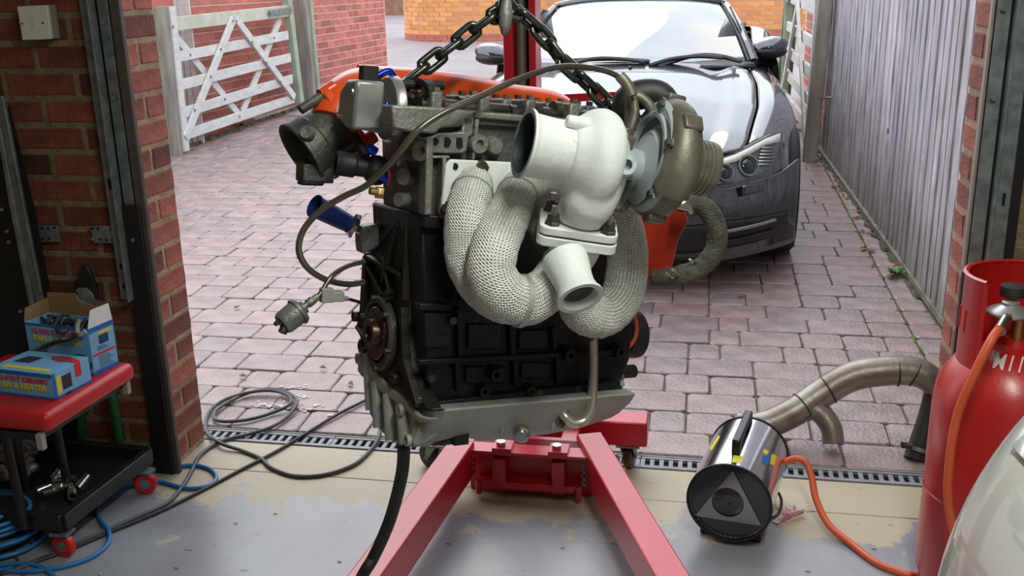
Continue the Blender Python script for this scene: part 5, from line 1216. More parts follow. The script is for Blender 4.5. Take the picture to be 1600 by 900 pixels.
for p0, p1 in ((l0, l1), (r0, r1)):
    p0, p1 = V(p0), V(p1); p1 = p0+(p1-p0)*1.9; dz = V((0, 0, -.05)); lgo = leg(p0+dz, p1+dz)
MB().box((-.36, 2.71, .105), (.05, .12, .08)).build('rear_strut', RD, cr, bev=.004)
MB().box((-.58, 2.71, .105), (.05, .12, .08)).build('rear_strut', RD, cr, bev=.004)
for x, y, sx in ((693, 708, 1), (960, 717, 1), (967, 742, 1)):
    c = py(x, y if y < 730 else 718, 2.66 if x > 800 else 2.60); P = [tuple(c+V((math.cos(a)*.014, 0, math.sin(a)*.014))) for a in (0, 1.05, 2.1, 3.14, 4.2, 5.25)]
    if x != 967: MB().tube(P, .0025, n=6, closed=True).build('pin_ring', MT['galv'], cr)
# ================================================================== things standing round the doorway
MT['gas'] = mat('red_bottle_paint', (.50, .014, .012), .36, coat=.3, crough=.25, col2=(.42, .012, .010), vs=7, bump=.05, bs=120)
MT['ohose'] = mat('orange_gas_hose', (.62, .10, .035), .45)
MT['mirror'] = mat('polished_steel', (.62, .63, .66), .13, metal=1, var=.08, vs=12, stretch=(1, 1, .2))
MT['dark_gl'] = mat('dark_gloss', (.02, .022, .028), .12, coat=1)
MT['ltgrey'] = mat('off_white_print', (.62, .60, .55), .5)
MT['exh'] = mat('used_stainless_exhaust', (.34, .32, .29), .42, metal=.7, col2=(.20, .165, .13), vs=9, bump=.1, bs=60)
MT['exh_dk'] = mat('sooty_steel_pipe', (.05, .047, .045), .5, metal=.5)
MT['cable'] = mat('grey_rubber_cable', (.075, .08, .085), .5)
MT['cable2'] = mat('dark_cable', (.025, .026, .028), .5)
MT['airhose'] = mat('blue_air_hose', (.02, .17, .42), .4)
MT['vinyl'] = mat('red_vinyl', (.52, .018, .020), .38, col2=(.44, .014, .016), vs=10, bump=.12, bs=60)
MT['blackp'] = mat('black_gloss_plastic', (.012, .012, .013), .35)
MT['redw'] = mat('red_polyurethane', (.62, .02, .02), .35)
MT['boxblue'] = mat('light_blue_printed_card', (.17, .42, .68), .5)
MT['boxdk'] = mat('strong_blue_print', (.01, .13, .42), .5)
MT['card'] = mat('brown_cardboard', (.27, .16, .07), .8)
MT['pr_red'] = mat('red_print', (.65, .02, .02), .5); MT['pr_yel'] = mat('yellow_print', (.70, .60, .04), .5)
MT['pr_wht'] = mat('white_print', (.78, .76, .78), .5); MT['pr_blk'] = mat('black_print', (.03, .03, .04), .5)
MT['greenh'] = mat('dark_green_grip', (.01, .10, .035), .5)
MT['whitecar'] = mat('white_car_paint', (.66, .67, .62), .25, coat=1, ior=1.45)

def text(s, size, c, X, Z, m, parent, name='lettering', ext=.0004, bold=0, align='CENTER', warp=None):
    cu = bpy.data.curves.new('t', 'FONT'); cu.body = s; cu.size = size; cu.extrude = ext; cu.align_x = align; cu.align_y = 'CENTER'; cu.offset = bold; cu.resolution_u = 3; cu.space_character = 1.12
    o = bpy.data.objects.new('t', cu); COL.objects.link(o); dg = bpy.context.evaluated_depsgraph_get()
    me = bpy.data.meshes.new_from_object(o.evaluated_get(dg)); bpy.data.objects.remove(o); c = V(c); X = V(X).normalized(); Z = V(Z).normalized(); N = X.cross(Z)
    if warp is not None:
        q = bmesh.new(); q.from_mesh(me); bmesh.ops.triangulate(q, faces=q.faces); bmesh.ops.subdivide_edges(q, edges=[e for e in q.edges if e.calc_length() > .004], cuts=3, use_grid_fill=False); bmesh.ops.triangulate(q, faces=q.faces); q.to_mesh(me); q.free()
    b = MB(); P = [tuple(v.co) for v in me.vertices]
    b.add([(c+X*p[0]+Z*p[1]+N*p[2]) if warp is None else warp(p) for p in P], [tuple(f.vertices) for f in me.polygons])
    return b.build(name, m, parent, flat=True)

# ---- gas bottle
gc = V((.682, 2.235, 0)); gr = .157
gb_ = empty('gas_bottle', tuple(gc), "tall red propane gas bottle with a regulator, marked 'M11' in white", 'gas bottle')
body = MB().lathe(gc, (0, 0, 1), [(.055, .140), (.065, .150), (.085, gr), (.50, gr), (.535, gr-.004), (.57, gr-.016), (.60, gr-.036), (.625, gr-.064), (.64, gr-.095), (.645, .03), (.66, .025), (.66, 0)], n=64).build('body', MT['gas'], gb_, ang=60)
MB().lathe(gc, (0, 0, 1), [(.288, gr+.0005), (.291, gr+.0022), (.294, gr+.0005)], n=64).build('weld_seam', MT['gas'], gb_)
def arcwall(r, a0, a1, z0, z1, t, n=40, roll=0):
    rows = []
    for i in range(n+1):
        a = lerp(a0, a1, i/n); d = V((math.cos(a), math.sin(a), 0)); zz1 = z1(a) if callable(z1) else z1
        rows.append([gc+d*(r)+V((0, 0, z0)), gc+d*(r)+V((0, 0, zz1-.012)), gc+d*(r+.004)+V((0, 0, zz1-.003)), gc+d*(r-t*.5)+V((0, 0, zz1)), gc+d*(r-t-.004)+V((0, 0, zz1-.003)), gc+d*(r-t)+V((0, 0, zz1-.012)), gc+d*(r-t)+V((0, 0, z0))])
    return MB().grid(rows)
# foot ring with a drain slot towards the camera side
for a0, a1 in ((math.radians(-118), math.radians(205)), ): arcwall(.146, a0, a1, 0, .075, .005).build('foot_ring', MT['gas'], gb_)
MB().lathe(gc, (0, 0, 1), [(0, .147), (.022, .147), (.022, .140), (0, .140)], n=48).build('foot_rim', MT['gas'], gb_)
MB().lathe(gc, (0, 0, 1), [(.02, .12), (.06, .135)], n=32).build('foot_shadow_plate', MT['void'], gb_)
# shroud open towards the camera, with hand-hole notches
arcwall(.118, math.radians(-48-18), math.radians(217), .60, .805, .004, n=60).build('valve_guard', MT['gas'], gb_, ang=50)
b = MB()
for a in (math.radians(-66), math.radians(217)):
    d = V((math.cos(a), math.sin(a), 0)); b.cyl(gc+d*.116+V((0, 0, .615)), gc+d*.116+V((0, 0, .80)), .004, n=10)
    b.build('guard_edge', MT['gas'], gb_); b = MB()
for a in (190, 172): 
    d = V((math.cos(math.radians(a)), math.sin(math.radians(a)), 0)); MB().box(gc+d*.1185+V((0, 0, .70)), (.004, .004, .05)).build('weld_lug', MT['gas'], gb_)
rgc = py(1578, 484, 2.215)
MB().cyl(V((gc.x, gc.y, .64)), V((gc.x, gc.y, .72)), .016, n=16).build('valve', MT['brass'], gb_)
rg_ = MB().lathe(rgc+V((0, 0, -.016)), (0, 0, 1), [(0, .0), (.0, .030), (.008, .046), (.012, .046), (.016, .042), (.026, .020), (.028, .018), (.034, .018), (.036, .015), (.036, .0)], n=36).build('regulator', MT['alu_mach'], gb_)
b = MB().cyl(rgc+V((0, 0, -.01)), V((gc.x, gc.y, rgc.z-.01)), .010, n=12); b.lathe(V((gc.x-.02, gc.y, .755)), (0, 0, 1), [(0, 0), (0, .026), (.012, .028), (.022, .026), (.024, 0)], n=16); b.build('hand_wheel', MT['exh_dk'], gb_)
def cylwarp(px_, py_, size, sx=1):
    a = V(onp(px_, py_, gc, FW)); 
    # hit the bottle surface
    r = ray(px_, py_); lo = 1.5
    best = None; t = lo
    while t < 3.2:
        w = CAM+r*t; rad = (V((w.x, w.y, 0))-gc).length; R_ = cur([(.085, gr), (.50, gr), (.535, gr-.004), (.57, gr-.016), (.60, gr-.036), (.625, gr-.064), (.64, gr-.095)], max(.085, w.z))
        if w.z < .64 and rad < R_: break
        t += .001
    th0 = math.atan2(w.y-gc.y, w.x-gc.x); z0 = w.z
    def f(p):
        z = z0+p[1]; R_ = cur([(.085, gr), (.50, gr), (.535, gr-.004), (.57, gr-.016), (.60, gr-.036), (.625, gr-.064), (.64, gr-.095)], z); th = th0+p[0]/R_*sx
        rr = R_+.0022+p[2]; return gc*1+V((math.cos(th)*rr, math.sin(th)*rr, z))
    return f
text("'M11'", .032, (0, 0, 0), (1, 0, 0), (0, 0, 1), MT['ltgrey'], gb_, bold=.0002, warp=cylwarp(1576, 569, 1))
text("17.9", .021, (0, 0, 0), (1, 0, 0), (0, 0, 1), MT['ltgrey'], gb_, align='LEFT', bold=.0001, warp=cylwarp(1568, 520, 1))
# ---- space heater
h0 = pz(1139, 786, .125); h1 = pz(1170, 707, .125); hd_ = (h1-h0).normalized(); hl_ = (h1-h0).length; hr = .108
ht = empty('space_heater', (h0.x, h0.y, 0), 'polished steel cylindrical gas space heater with a black top handle', 'heater')
hs = MB().lathe(h0, hd_, [(0, hr), (hl_, hr), (hl_, hr-.004), (.002, hr-.004)], n=64).build('casing', MT['mirror'], ht)
for a in (0, hl_): MB().lathe(h0+hd_*(a-.003), hd_, [(0, hr-.004), (0, hr+.0025), (.006, hr+.0025), (.006, hr-.004)], n=64).build('rim', MT['blackp'], ht)
MB().lathe(h0+hd_*.010, hd_, [(0, hr-.004), (0, 0)], n=48).build('front_guard', MT['dark_gl'], ht)
hu = V((0, 0, 1)); hx = hd_.cross(hu).normalized(); fn_ = -hd_
def hf(x, y): return onp(x, y, h0+hd_*.006, hd_)
b = MB(); tri = [hf(1145, 735), hf(1190, 822), hf(1086, 806)]; cen = hf(1137, 785); N_ = 36; outer = []
for i in range(N_):
    t = i/N_*3; k = int(t); outer.append(tri[k].lerp(tri[(k+1) % 3], t-k))
inner = []
for p in outer:
    d = (p-cen); d = d-hd_*d.dot(hd_); inner.append(cen+d.normalized()*.0415)
for lst in (outer, inner): lst[:] = [p for p in lst]
b.add(outer+inner+[p+hd_*.002 for p in outer]+[p+hd_*.002 for p in inner], [(i, (i+1) % N_, N_+(i+1) % N_, N_+i) for i in range(N_)]+[(i, (i+1) % N_, 2*N_+(i+1) % N_, 2*N_+i) for i in range(N_)])
b.build('triangular_deflector', mat('brushed_deflector', (.42, .40, .38), .16, metal=1), ht)
MB().lathe(h0+hd_*.007, hd_, [(0, .0), (-.004, .012), (-.002, .028), (.002, .040)], n=36).build('burner_cone', MT['dark_gl'], ht)
b = MB(); up_h = hu
ha, hb = h0+hd_*(hl_*.22)+hu*(hr), h0+hd_*(hl_*.88)+hu*(hr)
b.bar(ha+hu*.030, hb+hu*.030, .022, .018); b.box(ha+hu*.014+hd_*.01, (.022, .02, .036), hx, hd_, hu); b.box(hb+hu*.014-hd_*.01, (.022, .02, .036), hx, hd_, hu)
b.build('carry_handle', MT['blackp'], ht, bev=.004)
b = MB(); 
for s in (.18, .82):
    c = h0+hd_*hl_*s; b = MB().box(V((c.x, c.y, .012)), (.16, .03, .024), hx, hd_, hu); b.build('foot', MT['blackp'], ht, bev=.004)
MB().bar(V((h0.x, h0.y, .018))+hd_*.03, V((h1.x, h1.y, .018))-hd_*.02, .10, .012).build('base_plate', MT['blackp'], ht)
def hsurf(x, y, e=.0006):
    r = ray(x, y); t = 2.0
    while t < 3.6:
        w = CAM+r*t; q = w-h0; q = q-hd_*q.dot(hd_)
        if q.length < hr+e: return w
        t += .0007
    return w
def sticker(pts, m, par=None, e=.0006):
    n = 4; a, b_, c, d = pts; G = [[hsurf(lerp(lerp(a[0], b_[0], i/n), lerp(d[0], c[0], i/n), j/n), lerp(lerp(a[1], b_[1], i/n), lerp(d[1], c[1], i/n), j/n), e) for i in range(n+1)] for j in range(n+1)]
    return MB().grid(G).build('sticker', m, par or ht, flat=True)
sticker([(1146, 711), (1161, 713), (1157, 724), (1144, 722)], MT['pr_yel'])
st = sticker([(1195, 706), (1204, 712), (1199, 728), (1190, 722)], MT['boxdk']); sticker([(1206, 709), (1216, 713), (1209, 728), (1203, 724)], MT['pr_yel']); sticker([(1194, 701), (1201, 705), (1198, 711), (1192, 707)], MT['pr_yel'])
sticker([(1211, 715), (1220, 708), (1212, 750), (1200, 768)], mat('pink_label', (.62, .22, .18), .5)); sticker([(1109, 700), (1122, 680), (1125, 682), (1112, 704)], MT['pr_yel'])
# cord and paper tag
b = MB().tube([tuple(pz(x, y, z)) for x, y, z in ((1203, 770, .10), (1214, 768, .07), (1221, 782, .05), (1218, 800, .03), (1208, 808, .02), (1192, 812, .02))], .004, n=8); b.build('cord', MT['cable2'], ht)
tg = empty('paper_tag', tuple(pz(1222, 800)), 'crumpled white paper label with pink print lying beside the space heater', 'label')
r_ = random.Random(4); T_ = [(1206, 815, .004), (1216, 818, .010), (1224, 810, .014), (1222, 800, .03), (1228, 792, .034), (1244, 790, .026), (1257, 795, .020), (1256, 802, .006), (1238, 808, .004), (1224, 816, .003), (1208, 802, .020)]
P = [pz(*q) for q in T_]; c_ = pz(1226, 803, .028); MB().add(P+[c_], [(i, (i+1) % len(P), len(P)) for i in range(len(P))]).build('paper', mat('pink_printed_paper', (.72, .60, .64), .8, col2=(.55, .22, .30), vs=60, lo=.48, hi=.56), tg, solid=.001, flat=True)
# ---- orange gas hose
oh = [pz(1221, 725, .13), pz(1240, 717, .135), pz(1258, 722, .13), pz(1268, 745, .10), pz(1275, 780, .06), pz(1295, 820, .025), pz(1330, 850, .010), pz(1370, 880, .008), pz(1415, 897, .008), pz(1470, 908, .008), pz(1510, 880, .05)]
ohp = oh[:-1]+[V((.60, 2.03, .12)), py(1484, 800, 2.05), py(1484, 720, 2.06), py(1496, 650, 2.07), py(1520, 590, 2.07), py(1550, 530, 2.09), py(1570, 503, 2.15), rgc+V((-.01, -.02, -.008))]
oo = MB().tube([tuple(p) for p in ohp], .0095, n=14, sm=8).build('gas_hose', MT['ohose'], org=tuple(oh[4]), ang=180, label='orange rubber gas hose running from the red bottle across the floor to the heater', cat='hose')
b = MB().cyl(py(1562, 517, 2.11), py(1572, 500, 2.15), .013, n=16); b.hexb(py(1573, 499, 2.16), (rgc-py(1562, 517, 2.11)), .010, .012); b.build('hose_clip', MT['screw'], oo)
# ---- exhaust pipe on the blocks
def yp(x, y, Y): return py(x, y, Y)
ep = [(yp(1150, 668, 2.99), .044), (yp(1195, 664, 3.00), .044), (yp(1240, 644, 3.02), .045), (yp(1285, 614, 3.06), .046), (yp(1330, 589, 3.08), .046), (yp(1380, 580, 3.08), .046), (yp(1425, 580, 3.08), .045), (yp(1452, 592, 3.07), .043), (yp(1462, 612, 3.06), .036), (yp(1458, 640, 3.04), .030)]
et = empty('exhaust_pipe', (ep[4][0].x, ep[4][0].y, gz(3.0)), 'bent and branched section of used stainless exhaust pipe standing on the blocks', 'exhaust')
e1 = MB().tube([tuple(p)+(r,) for p, r in ep], .04, n=28, sm=8).build('main_pipe', MT['exh'], et, ang=180)
MB().tube([tuple(yp(1262, 634, 3.03))+(.034,), tuple(yp(1285, 648, 3.02))+(.034,), tuple(yp(1299, 670, 3.00))+(.033,), tuple(yp(1302, 692, 2.985))+(.033,)], .03, n=24, sm=6).build('branch_pipe', MT['exh'], et, ang=180)
MB().tube([tuple(yp(1461, 612, 3.06))+(.032,), tuple(yp(1452, 650, 3.03))+(.032,), tuple(yp(1432, 712, 2.985))+(.034,), tuple(yp(1430, 718, 2.98))+(.034,)], .03, n=24).build('lower_pipe', MT['exh_dk'], et)
for i, f in ((2, .3), (3, .2), (5, .5), (6, .2)):
    a, b_ = ep[i], ep[i+1]; c = a[0].lerp(b_[0], f); r = lerp(a[1], b_[1], f); d = (b_[0]-a[0]).normalized()
    MB().lathe(c-d*.003, d, [(0, r), (.0015, r+.0018), (.0045, r+.0018), (.006, r)], n=32).build('weld_bead', MT['exh_dk'], et)
cl0 = yp(1434, 706, 2.985); MB().lathe(cl0, (yp(1452, 650, 3.03)-cl0), [(0, .034), (0, .040), (.012, .040), (.012, .034)], n=28).build('pipe_clamp', MT['galv'], et)
b = MB().box(yp(1416, 696, 2.96), (.03, .02, .012)); b.cyl(yp(1408, 692, 2.96), yp(1424, 698, 2.96), .005, n=8); b.build('clamp_bolt', MT['exh_dk'], et)
b = MB().sph(yp(1158, 652, 2.99), (.02, .02, .014)); b.build('pipe_lug', MT['exh'], et)
# ---- cables and hoses on the ground
def gpt(x, y, r):
    p = pz(x, y, r)
    return p if p.y < 2.88 else pg(x, y, r+.004)
def cable(name, pts, r, m, label, cat='cable', lift=None):
    P = [gpt(x, y, r*(1 if len(q) < 1 else q[0])) for x, y, *q in pts]
    return MB().tube([tuple(p) for p in P], r, n=10, sm=8).build(name, m, org=tuple(P[0]), ang=180, label=label, cat=cat)
A_ = [(20, 892), (90, 862), (150, 836), (205, 812), (258, 788), (284, 762), (300, 735), (313, 711), (344, 690), (389, 678), (424, 667), (451, 649), (464, 627), (448, 613), (420, 608), (385, 615), (347, 634), (334, 649), (345, 658), (385, 656), (425, 645), (452, 632), (453, 620), (430, 611), (395, 612), (350, 625), (326, 645), (322, 672), (344, 692), (378, 704), (407, 716), (424, 731), (456, 743), (489, 744), (522, 738), (556, 724), (578, 704), (591, 684), (596, 655)]
P = []; 
for i, (x, y) in enumerate(A_): P.append(gpt(x, y, .006+(.009 if i in (12, 13, 14, 21, 22, 23, 24, 28) else 0)))
MB().tube([tuple(p) for p in P], .0062, n=10, sm=8).build('extension_cable', MT['cable'], org=tuple(P[0]), ang=180, label='grey-black cable looped twice on the blocks by the left brick pier', cat='cable')
cable('extension_cable', [(0, 897), (60, 876), (110, 858, ), (175, 830), (250, 799), (320, 764), (380, 732), (430, 706), (480, 676), (530, 646), (578, 622), (610, 606)], .0055, MT['cable2'], 'straight dark cable running from the lower left up towards the engine sump')
hs1 = [(205, 747), (225, 740), (262, 732), (300, 727), (328, 733), (338, 747), (325, 759), (292, 763), (250, 753), (218, 756), (178, 769), (153, 790), (156, 812), (170, 832), (168, 850), (142, 871), (95, 886), (40, 893), (-10, 889)]
P = [gpt(x, y, .0065) for x, y in hs1]; P[13].z += .007; MB().tube([tuple(p) for p in P], .0062, n=12, sm=8).build('air_hose', MT['airhose'], org=tuple(P[5]), ang=180, label='bright blue air hose snaking over the floor from the coil', cat='hose')
ck = pz(-8, 850, 0); ac = empty('hose_coil', tuple(ck), 'heap of coiled bright blue air hose at the bottom left edge', 'hose'); r_ = random.Random(9); P = []
for i in range(9*14):
    a = i/14*6.283; R_ = .105+.018*math.sin(a*.31); P.append((ck.x+R_*math.cos(a)+.012*math.sin(i*.05), ck.y+.01+R_*.9*math.sin(a), .008+.011*(i/14)+.004*math.sin(a*.7)))
MB().tube(P, .0062, n=8, sm=2).build('coil', MT['airhose'], ac, ang=180)
cable('air_hose', [(-6, 884), (20, 881), (52, 882), (75, 893), (95, 912)], .0062, MT['airhose'], 'short curl of blue hose at the very bottom left corner', 'hose')
cable('wire', [(0, 838), (12, 842), (22, 862), (32, 885), (38, 905)], .004, MT['cable'], 'thin grey wire crossing the blue hose coil')
for i, (x, y) in enumerate(((156, 897), (275, 888), (368, 818), (530, 878), (430, 803), (700, 850), (1365, 858), (1262, 893))):
    c = pz(x, y, .002); MB().add([c+V((-.007, .001, 0)), c+V((.001, .0022, .001)), c+V((.008, -.001, 0)), c+V((.001, -.001, .0005))], [(0, 1, 2, 3)]).build('debris', MT['ltgrey'] if i == 0 else MT['soil'], org=tuple(c), solid=.001, kind='stuff')
# white frost marks of spilt plaster on the blocks
b = MB(); r_ = random.Random(2)
for cx_, cy_, n_, sx, sy in ((428, 633, 34, .09, .035), (468, 605, 14, .05, .02), (475, 640, 8, .03, .02), (498, 633, 8, .02, .01), (515, 648, 5, .01, .01), (470, 620, 10, .03, .02)):
    c = pg(cx_, cy_, .004)
    for k in range(n_):
        p = c+V((r_.gauss(0, sx*.5), r_.gauss(0, sy*.5), 0)); p.z = gz(p.y)+.0045; b.sph(p, (r_.uniform(.003, .009), r_.uniform(.003, .006), .0010), n=7, m=4)
b.build('white_powder', MT['ltgrey'], kind='stuff', org=tuple(pg(428, 633)), label='scattered white powder on the blocks inside the cable loops', cat='powder')

# ---- left corner: panel, strut, brackets, switch
def pplane(pts, Yp, th, name, m, **k): return MB().prism([py(x, y, Yp) for x, y in pts], (0, th, 0)).build(name, m, **k)
pplane([(-60, 165), (8, 168), (48, 330), (92, 560), (118, 700), (-60, 700)], 2.535, .02, 'trim_11', MT['blk_steel'], kind='structure', org=(-1.95, 2.535, .5))
tk = empty('trim_12', tuple(py(40, 400, 2.50)), kind='structure')
pplane([(-8, 150), (4, 150), (36, 318), (76, 520), (66, 522), (22, 320)], 2.50, .012, 'track_face', MT['galv'], parent=tk, bev=.002)
pplane([(-14, 150), (-9, 150), (22, 320), (60, 522), (54, 522), (14, 320)], 2.47, .012, 'track_flange', MT['galv'], parent=tk, bev=.002)
for x, y in ((4, 327), (12, 361), (15, 378), (33, 486)): q_ = py(x, y, 2.465); MB().hexb(q_, (0, -1, 0), .005, .006).build('bolt', MT['screw'], tk)
def bracket(pts, holes, label, bolts):
    P = [py(x, y, 2.556) for x, y in pts]; c = P[0]
    o = MB().prism(P, (0, .004, 0)).build('wall_bracket', MT['galv'], org=tuple(c), bev=.001, label=label, cat='bracket')
    for x, y in holes: q = py(x, y, 2.5555); MB().cyl(q, q-V((0, .0006, 0)), .0042, n=10).build('hole', MT['void'], o)
    for x, y in bolts: q = py(x, y, 2.555); MB().hexb(q, (0, -1, 0), .0055, .006).build('screw', MT['screw'], o)
    return o
bracket([(26, 355), (36, 352), (89, 352), (94, 378), (40, 380), (30, 381), (24, 370)], [(57, 357), (66, 357), (75, 357), (85, 356), (58, 373), (67, 373), (77, 373), (27, 359)], 'long perforated steel bracket on the brick wall above the boxes, left of its pair', [(55, 357), (34, 376)])
bracket([(140, 353), (183, 353), (188, 380), (147, 380)], [(144, 357), (153, 357), (174, 358), (157, 374), (166, 375), (176, 375)], 'short perforated steel bracket on the brick wall beside the door track', [(163, 358), (146, 373)])
b = MB()
for k in range(3): c = py(181+k*.6, 362+k*9, 2.548); b.tube([tuple(c+V((math.cos(a)*.006, 0, math.sin(a)*.009))) for a in (0, 1.57, 3.14, 4.71)], .0022, n=6, closed=True)
b.build('short_chain', MT['steelh'], org=tuple(py(182, 365, 2.548)), label='few dark chain links hanging from the short wall bracket', cat='chain', kind='stuff')
q = [py(x, y, 2.530) for x, y in ((26, 10), (73, 8), (80, 61), (35, 63))]
sw = empty('light_switch', tuple(q[0].lerp(q[2], .5)), 'square white single light switch on the dark brick wall', 'switch')
MB().prism([p+V((0, .011, 0)) for p in q], (0, .03, 0)).build('back_box', MT['grey_pl'], sw, bev=.002)
MB().prism(q, (0, .010, 0)).build('faceplate', MT['white_pl'], sw, bev=.002)
MB().prism([py(x, y, 2.5295) for x, y in ((45, 27), (54, 27), (57, 45), (48, 45))], (0, .003, 0)).build('rocker', mat('rocker_white', (.68, .67, .60), .35), sw, bev=.001)
for x, y in ((35, 37), (67, 36)): c = py(x, y, 2.5298); MB().cyl(c, c-V((0, .0012, 0)), .003, n=10).build('screw', MT['steelh'], sw)
# ---- long-handled loppers against the wall
lo = empty('loppers', tuple(py(150, 560, 2.5)), 'pair of long-handled loppers with green grips leaning upright against the brick wall', 'tool')
def lp(x, y): return py(x, y, 2.52)
MB().prism([lp(*q) for q in ((129, 412), (136, 417), (144, 432), (151, 450), (152, 466), (146, 472), (132, 462), (122, 448), (121, 436), (123, 424))], (0, .010, 0)).build('upper_blade', MT['blackp'], lo, bev=.002)
MB().prism([lp(*q)-V((0, .006, 0)) for q in ((123, 449), (135, 449), (145, 458), (150, 470), (140, 488), (130, 484), (123, 464))], (0, .006, 0)).build('side_plate', MT['galv'], lo, bev=.001)
for x, y in ((133, 469), (136, 481), (125, 453)): c = lp(x, y)-V((0, .007, 0)); MB().cyl(c, c-V((0, .004, 0)), .0055, n=12).build('pivot_bolt', MT['screw'], lo)
MB().tube([tuple(lp(128, 480)), tuple(lp(132, 560)), tuple(lp(128, 640))], .011, n=12).build('handle', MT['blackp'], lo)
MB().tube([tuple(lp(142, 478)), tuple(lp(165, 560)), tuple(lp(176, 610))], .011, n=12).build('handle', MT['blackp'], lo)
MB().cyl(lp(128, 620), lp(128, 700), .013, n=14).build('grip', MT['greenh'], lo); MB().cyl(lp(172, 595), lp(188, 690), .014, n=14).build('grip', MT['greenh'], lo)
# ---- mechanic's rolling seat with tray
sx0, sx1, sy0, sy1 = -1.87, -1.475, 1.93, 2.285
stl = empty('work_seat', ((sx0+sx1)/2, 2.1, 0), 'low mechanic work seat with red vinyl pad and black tool tray on red wheels', 'seat')
ro_ = Matrix.Rotation(math.radians(-3), 3, 'Z'); so_c = V((-1.66, 2.1, 0))
def S_(x, y, z): return so_c + ro_ @ (V((x, y, 0))-so_c) + V((0, 0, z))
MB().box(S_((sx0+sx1)/2, (sy0+sy1)/2, .455), (sx1-sx0, sy1-sy0, .050), ro_ @ V((1, 0, 0)), ro_ @ V((0, 1, 0))).build('seat_pad', MT['vinyl'], stl, bev=.018, seg=4)
MB().box(S_(-1.67, 2.1, .420), (.33, .33, .018), ro_ @ V((1, 0, 0)), ro_ @ V((0, 1, 0))).build('seat_base', MT['blackp'], stl)
for x, y in ((-1.50, 1.93), (-1.50, 2.27)): MB().box(S_(x, y, .412), (.016, .016, .04)).build('pad_bracket', MT['grey_pl'], stl, bev=.001)
for x, y in ((-1.70, 2.04), (-1.70, 2.22), (-1.84, 2.22), (-1.84, 2.04)): MB().cyl(S_(x, y, .40), S_(x+.0, y+.01, .09), .012, n=12).build('leg', MT['blackp'], stl)
tx0, tx1, ty0, ty1 = -1.99, -1.60, 2.07, 2.47
MB().box(S_((tx0+tx1)/2, (ty0+ty1)/2, .088), (tx1-tx0, ty1-ty0, .012), ro_ @ V((1, 0, 0)), ro_ @ V((0, 1, 0))).build('tray', MT['blackp'], stl)
for (x0, y0), (x1, y1) in (((tx1, ty0), (tx1, ty1)), ((tx0, ty0), (tx1, ty0)), ((tx0, ty1), (tx1, ty1)), ((tx0, ty0), (tx0, ty1))):
    MB().bar(S_(x0, y0, .105), S_(x1, y1, .105), .022, .045).build('tray_rim', MT['blackp'], stl, bev=.003)
for x, y, a in ((-1.615, 2.08, .4), (-1.60, 2.43, .9), (-1.96, 2.10, .2), (-1.96, 2.44, .1)):
    c = S_(x, y, .033); d = V((math.cos(a+1.0), math.sin(a+1.0), 0))
    w = MB().lathe(c-d*.011, d, [(0, 0), (0, .015), (0, .016), (0, .028), (.004, .033), (.018, .033), (.022, .028), (.022, .016), (.022, 0)], n=28).build('wheel', MT['redw'], stl)
    MB().cyl(c-d*.0125, c+d*.0125, .015, n=20).build('hub', MT['galv'], w); MB().box(c+V((0, 0, .038)), (.05, .04, .008)).build('caster_plate', MT['galv'], w)
# steel fittings lying in the tray
fr = random.Random(8)
for i, (x, y, an, L_, r, lab) in enumerate(((84, 766, .5, .05, .012, 'nearest to the wheel'), (97, 760, .1, .055, .011, 'in the middle of the heap'), (101, 749, .2, .06, .011, 'at the back of the heap'), (131, 752, 1.1, .04, .013, 'standing up at the right of the heap'), (112, 768, 2.2, .05, .012, 'crossing at the front right'), (90, 742, 1.4, .03, .014, 'upright at the back left'), (70, 762, .9, .04, .010, 'at the left end of the heap'))):
    c = pz(x, y, .118+.008*(i % 2)); d = V((math.cos(an), math.sin(an), .12+(.6 if i in (3, 5) else 0)))
    MB().lathe(c-d.normalized()*L_/2, d, [(0, r*.6), (0, r), (L_*.55, r), (L_*.6, r*.8), (L_, r*.8), (L_, r*.5), (L_*.3, r*.5)], n=18).build('pipe_fitting', MT['screw'], org=tuple(c), label='bright steel tube fitting in the black tray, '+lab, cat='fitting', group='steel fittings heaped in the tool tray')
# bag and dark bundle under the seat
b = MB()
for k in range(30): b.sph(pz(25+fr.uniform(-25, 25), 720+fr.uniform(-22, 22), .12), (fr.uniform(.01, .03), fr.uniform(.01, .03), fr.uniform(.01, .03)), n=7, m=5)
b.build('plastic_bag', mat('clear_plastic_bag', (.20, .19, .15), .2, var=.5, vs=50), org=tuple(pz(25, 720, .1)), label='crumpled clear plastic bag under the left of the work seat', cat='bag', flat=True)
cable('black_cable', [(0, 762), (20, 760), (45, 763), (60, 785), (64, 820), (58, 850)], .006, MT['cable2'], 'black cable drooping beside the wheel of the work seat')
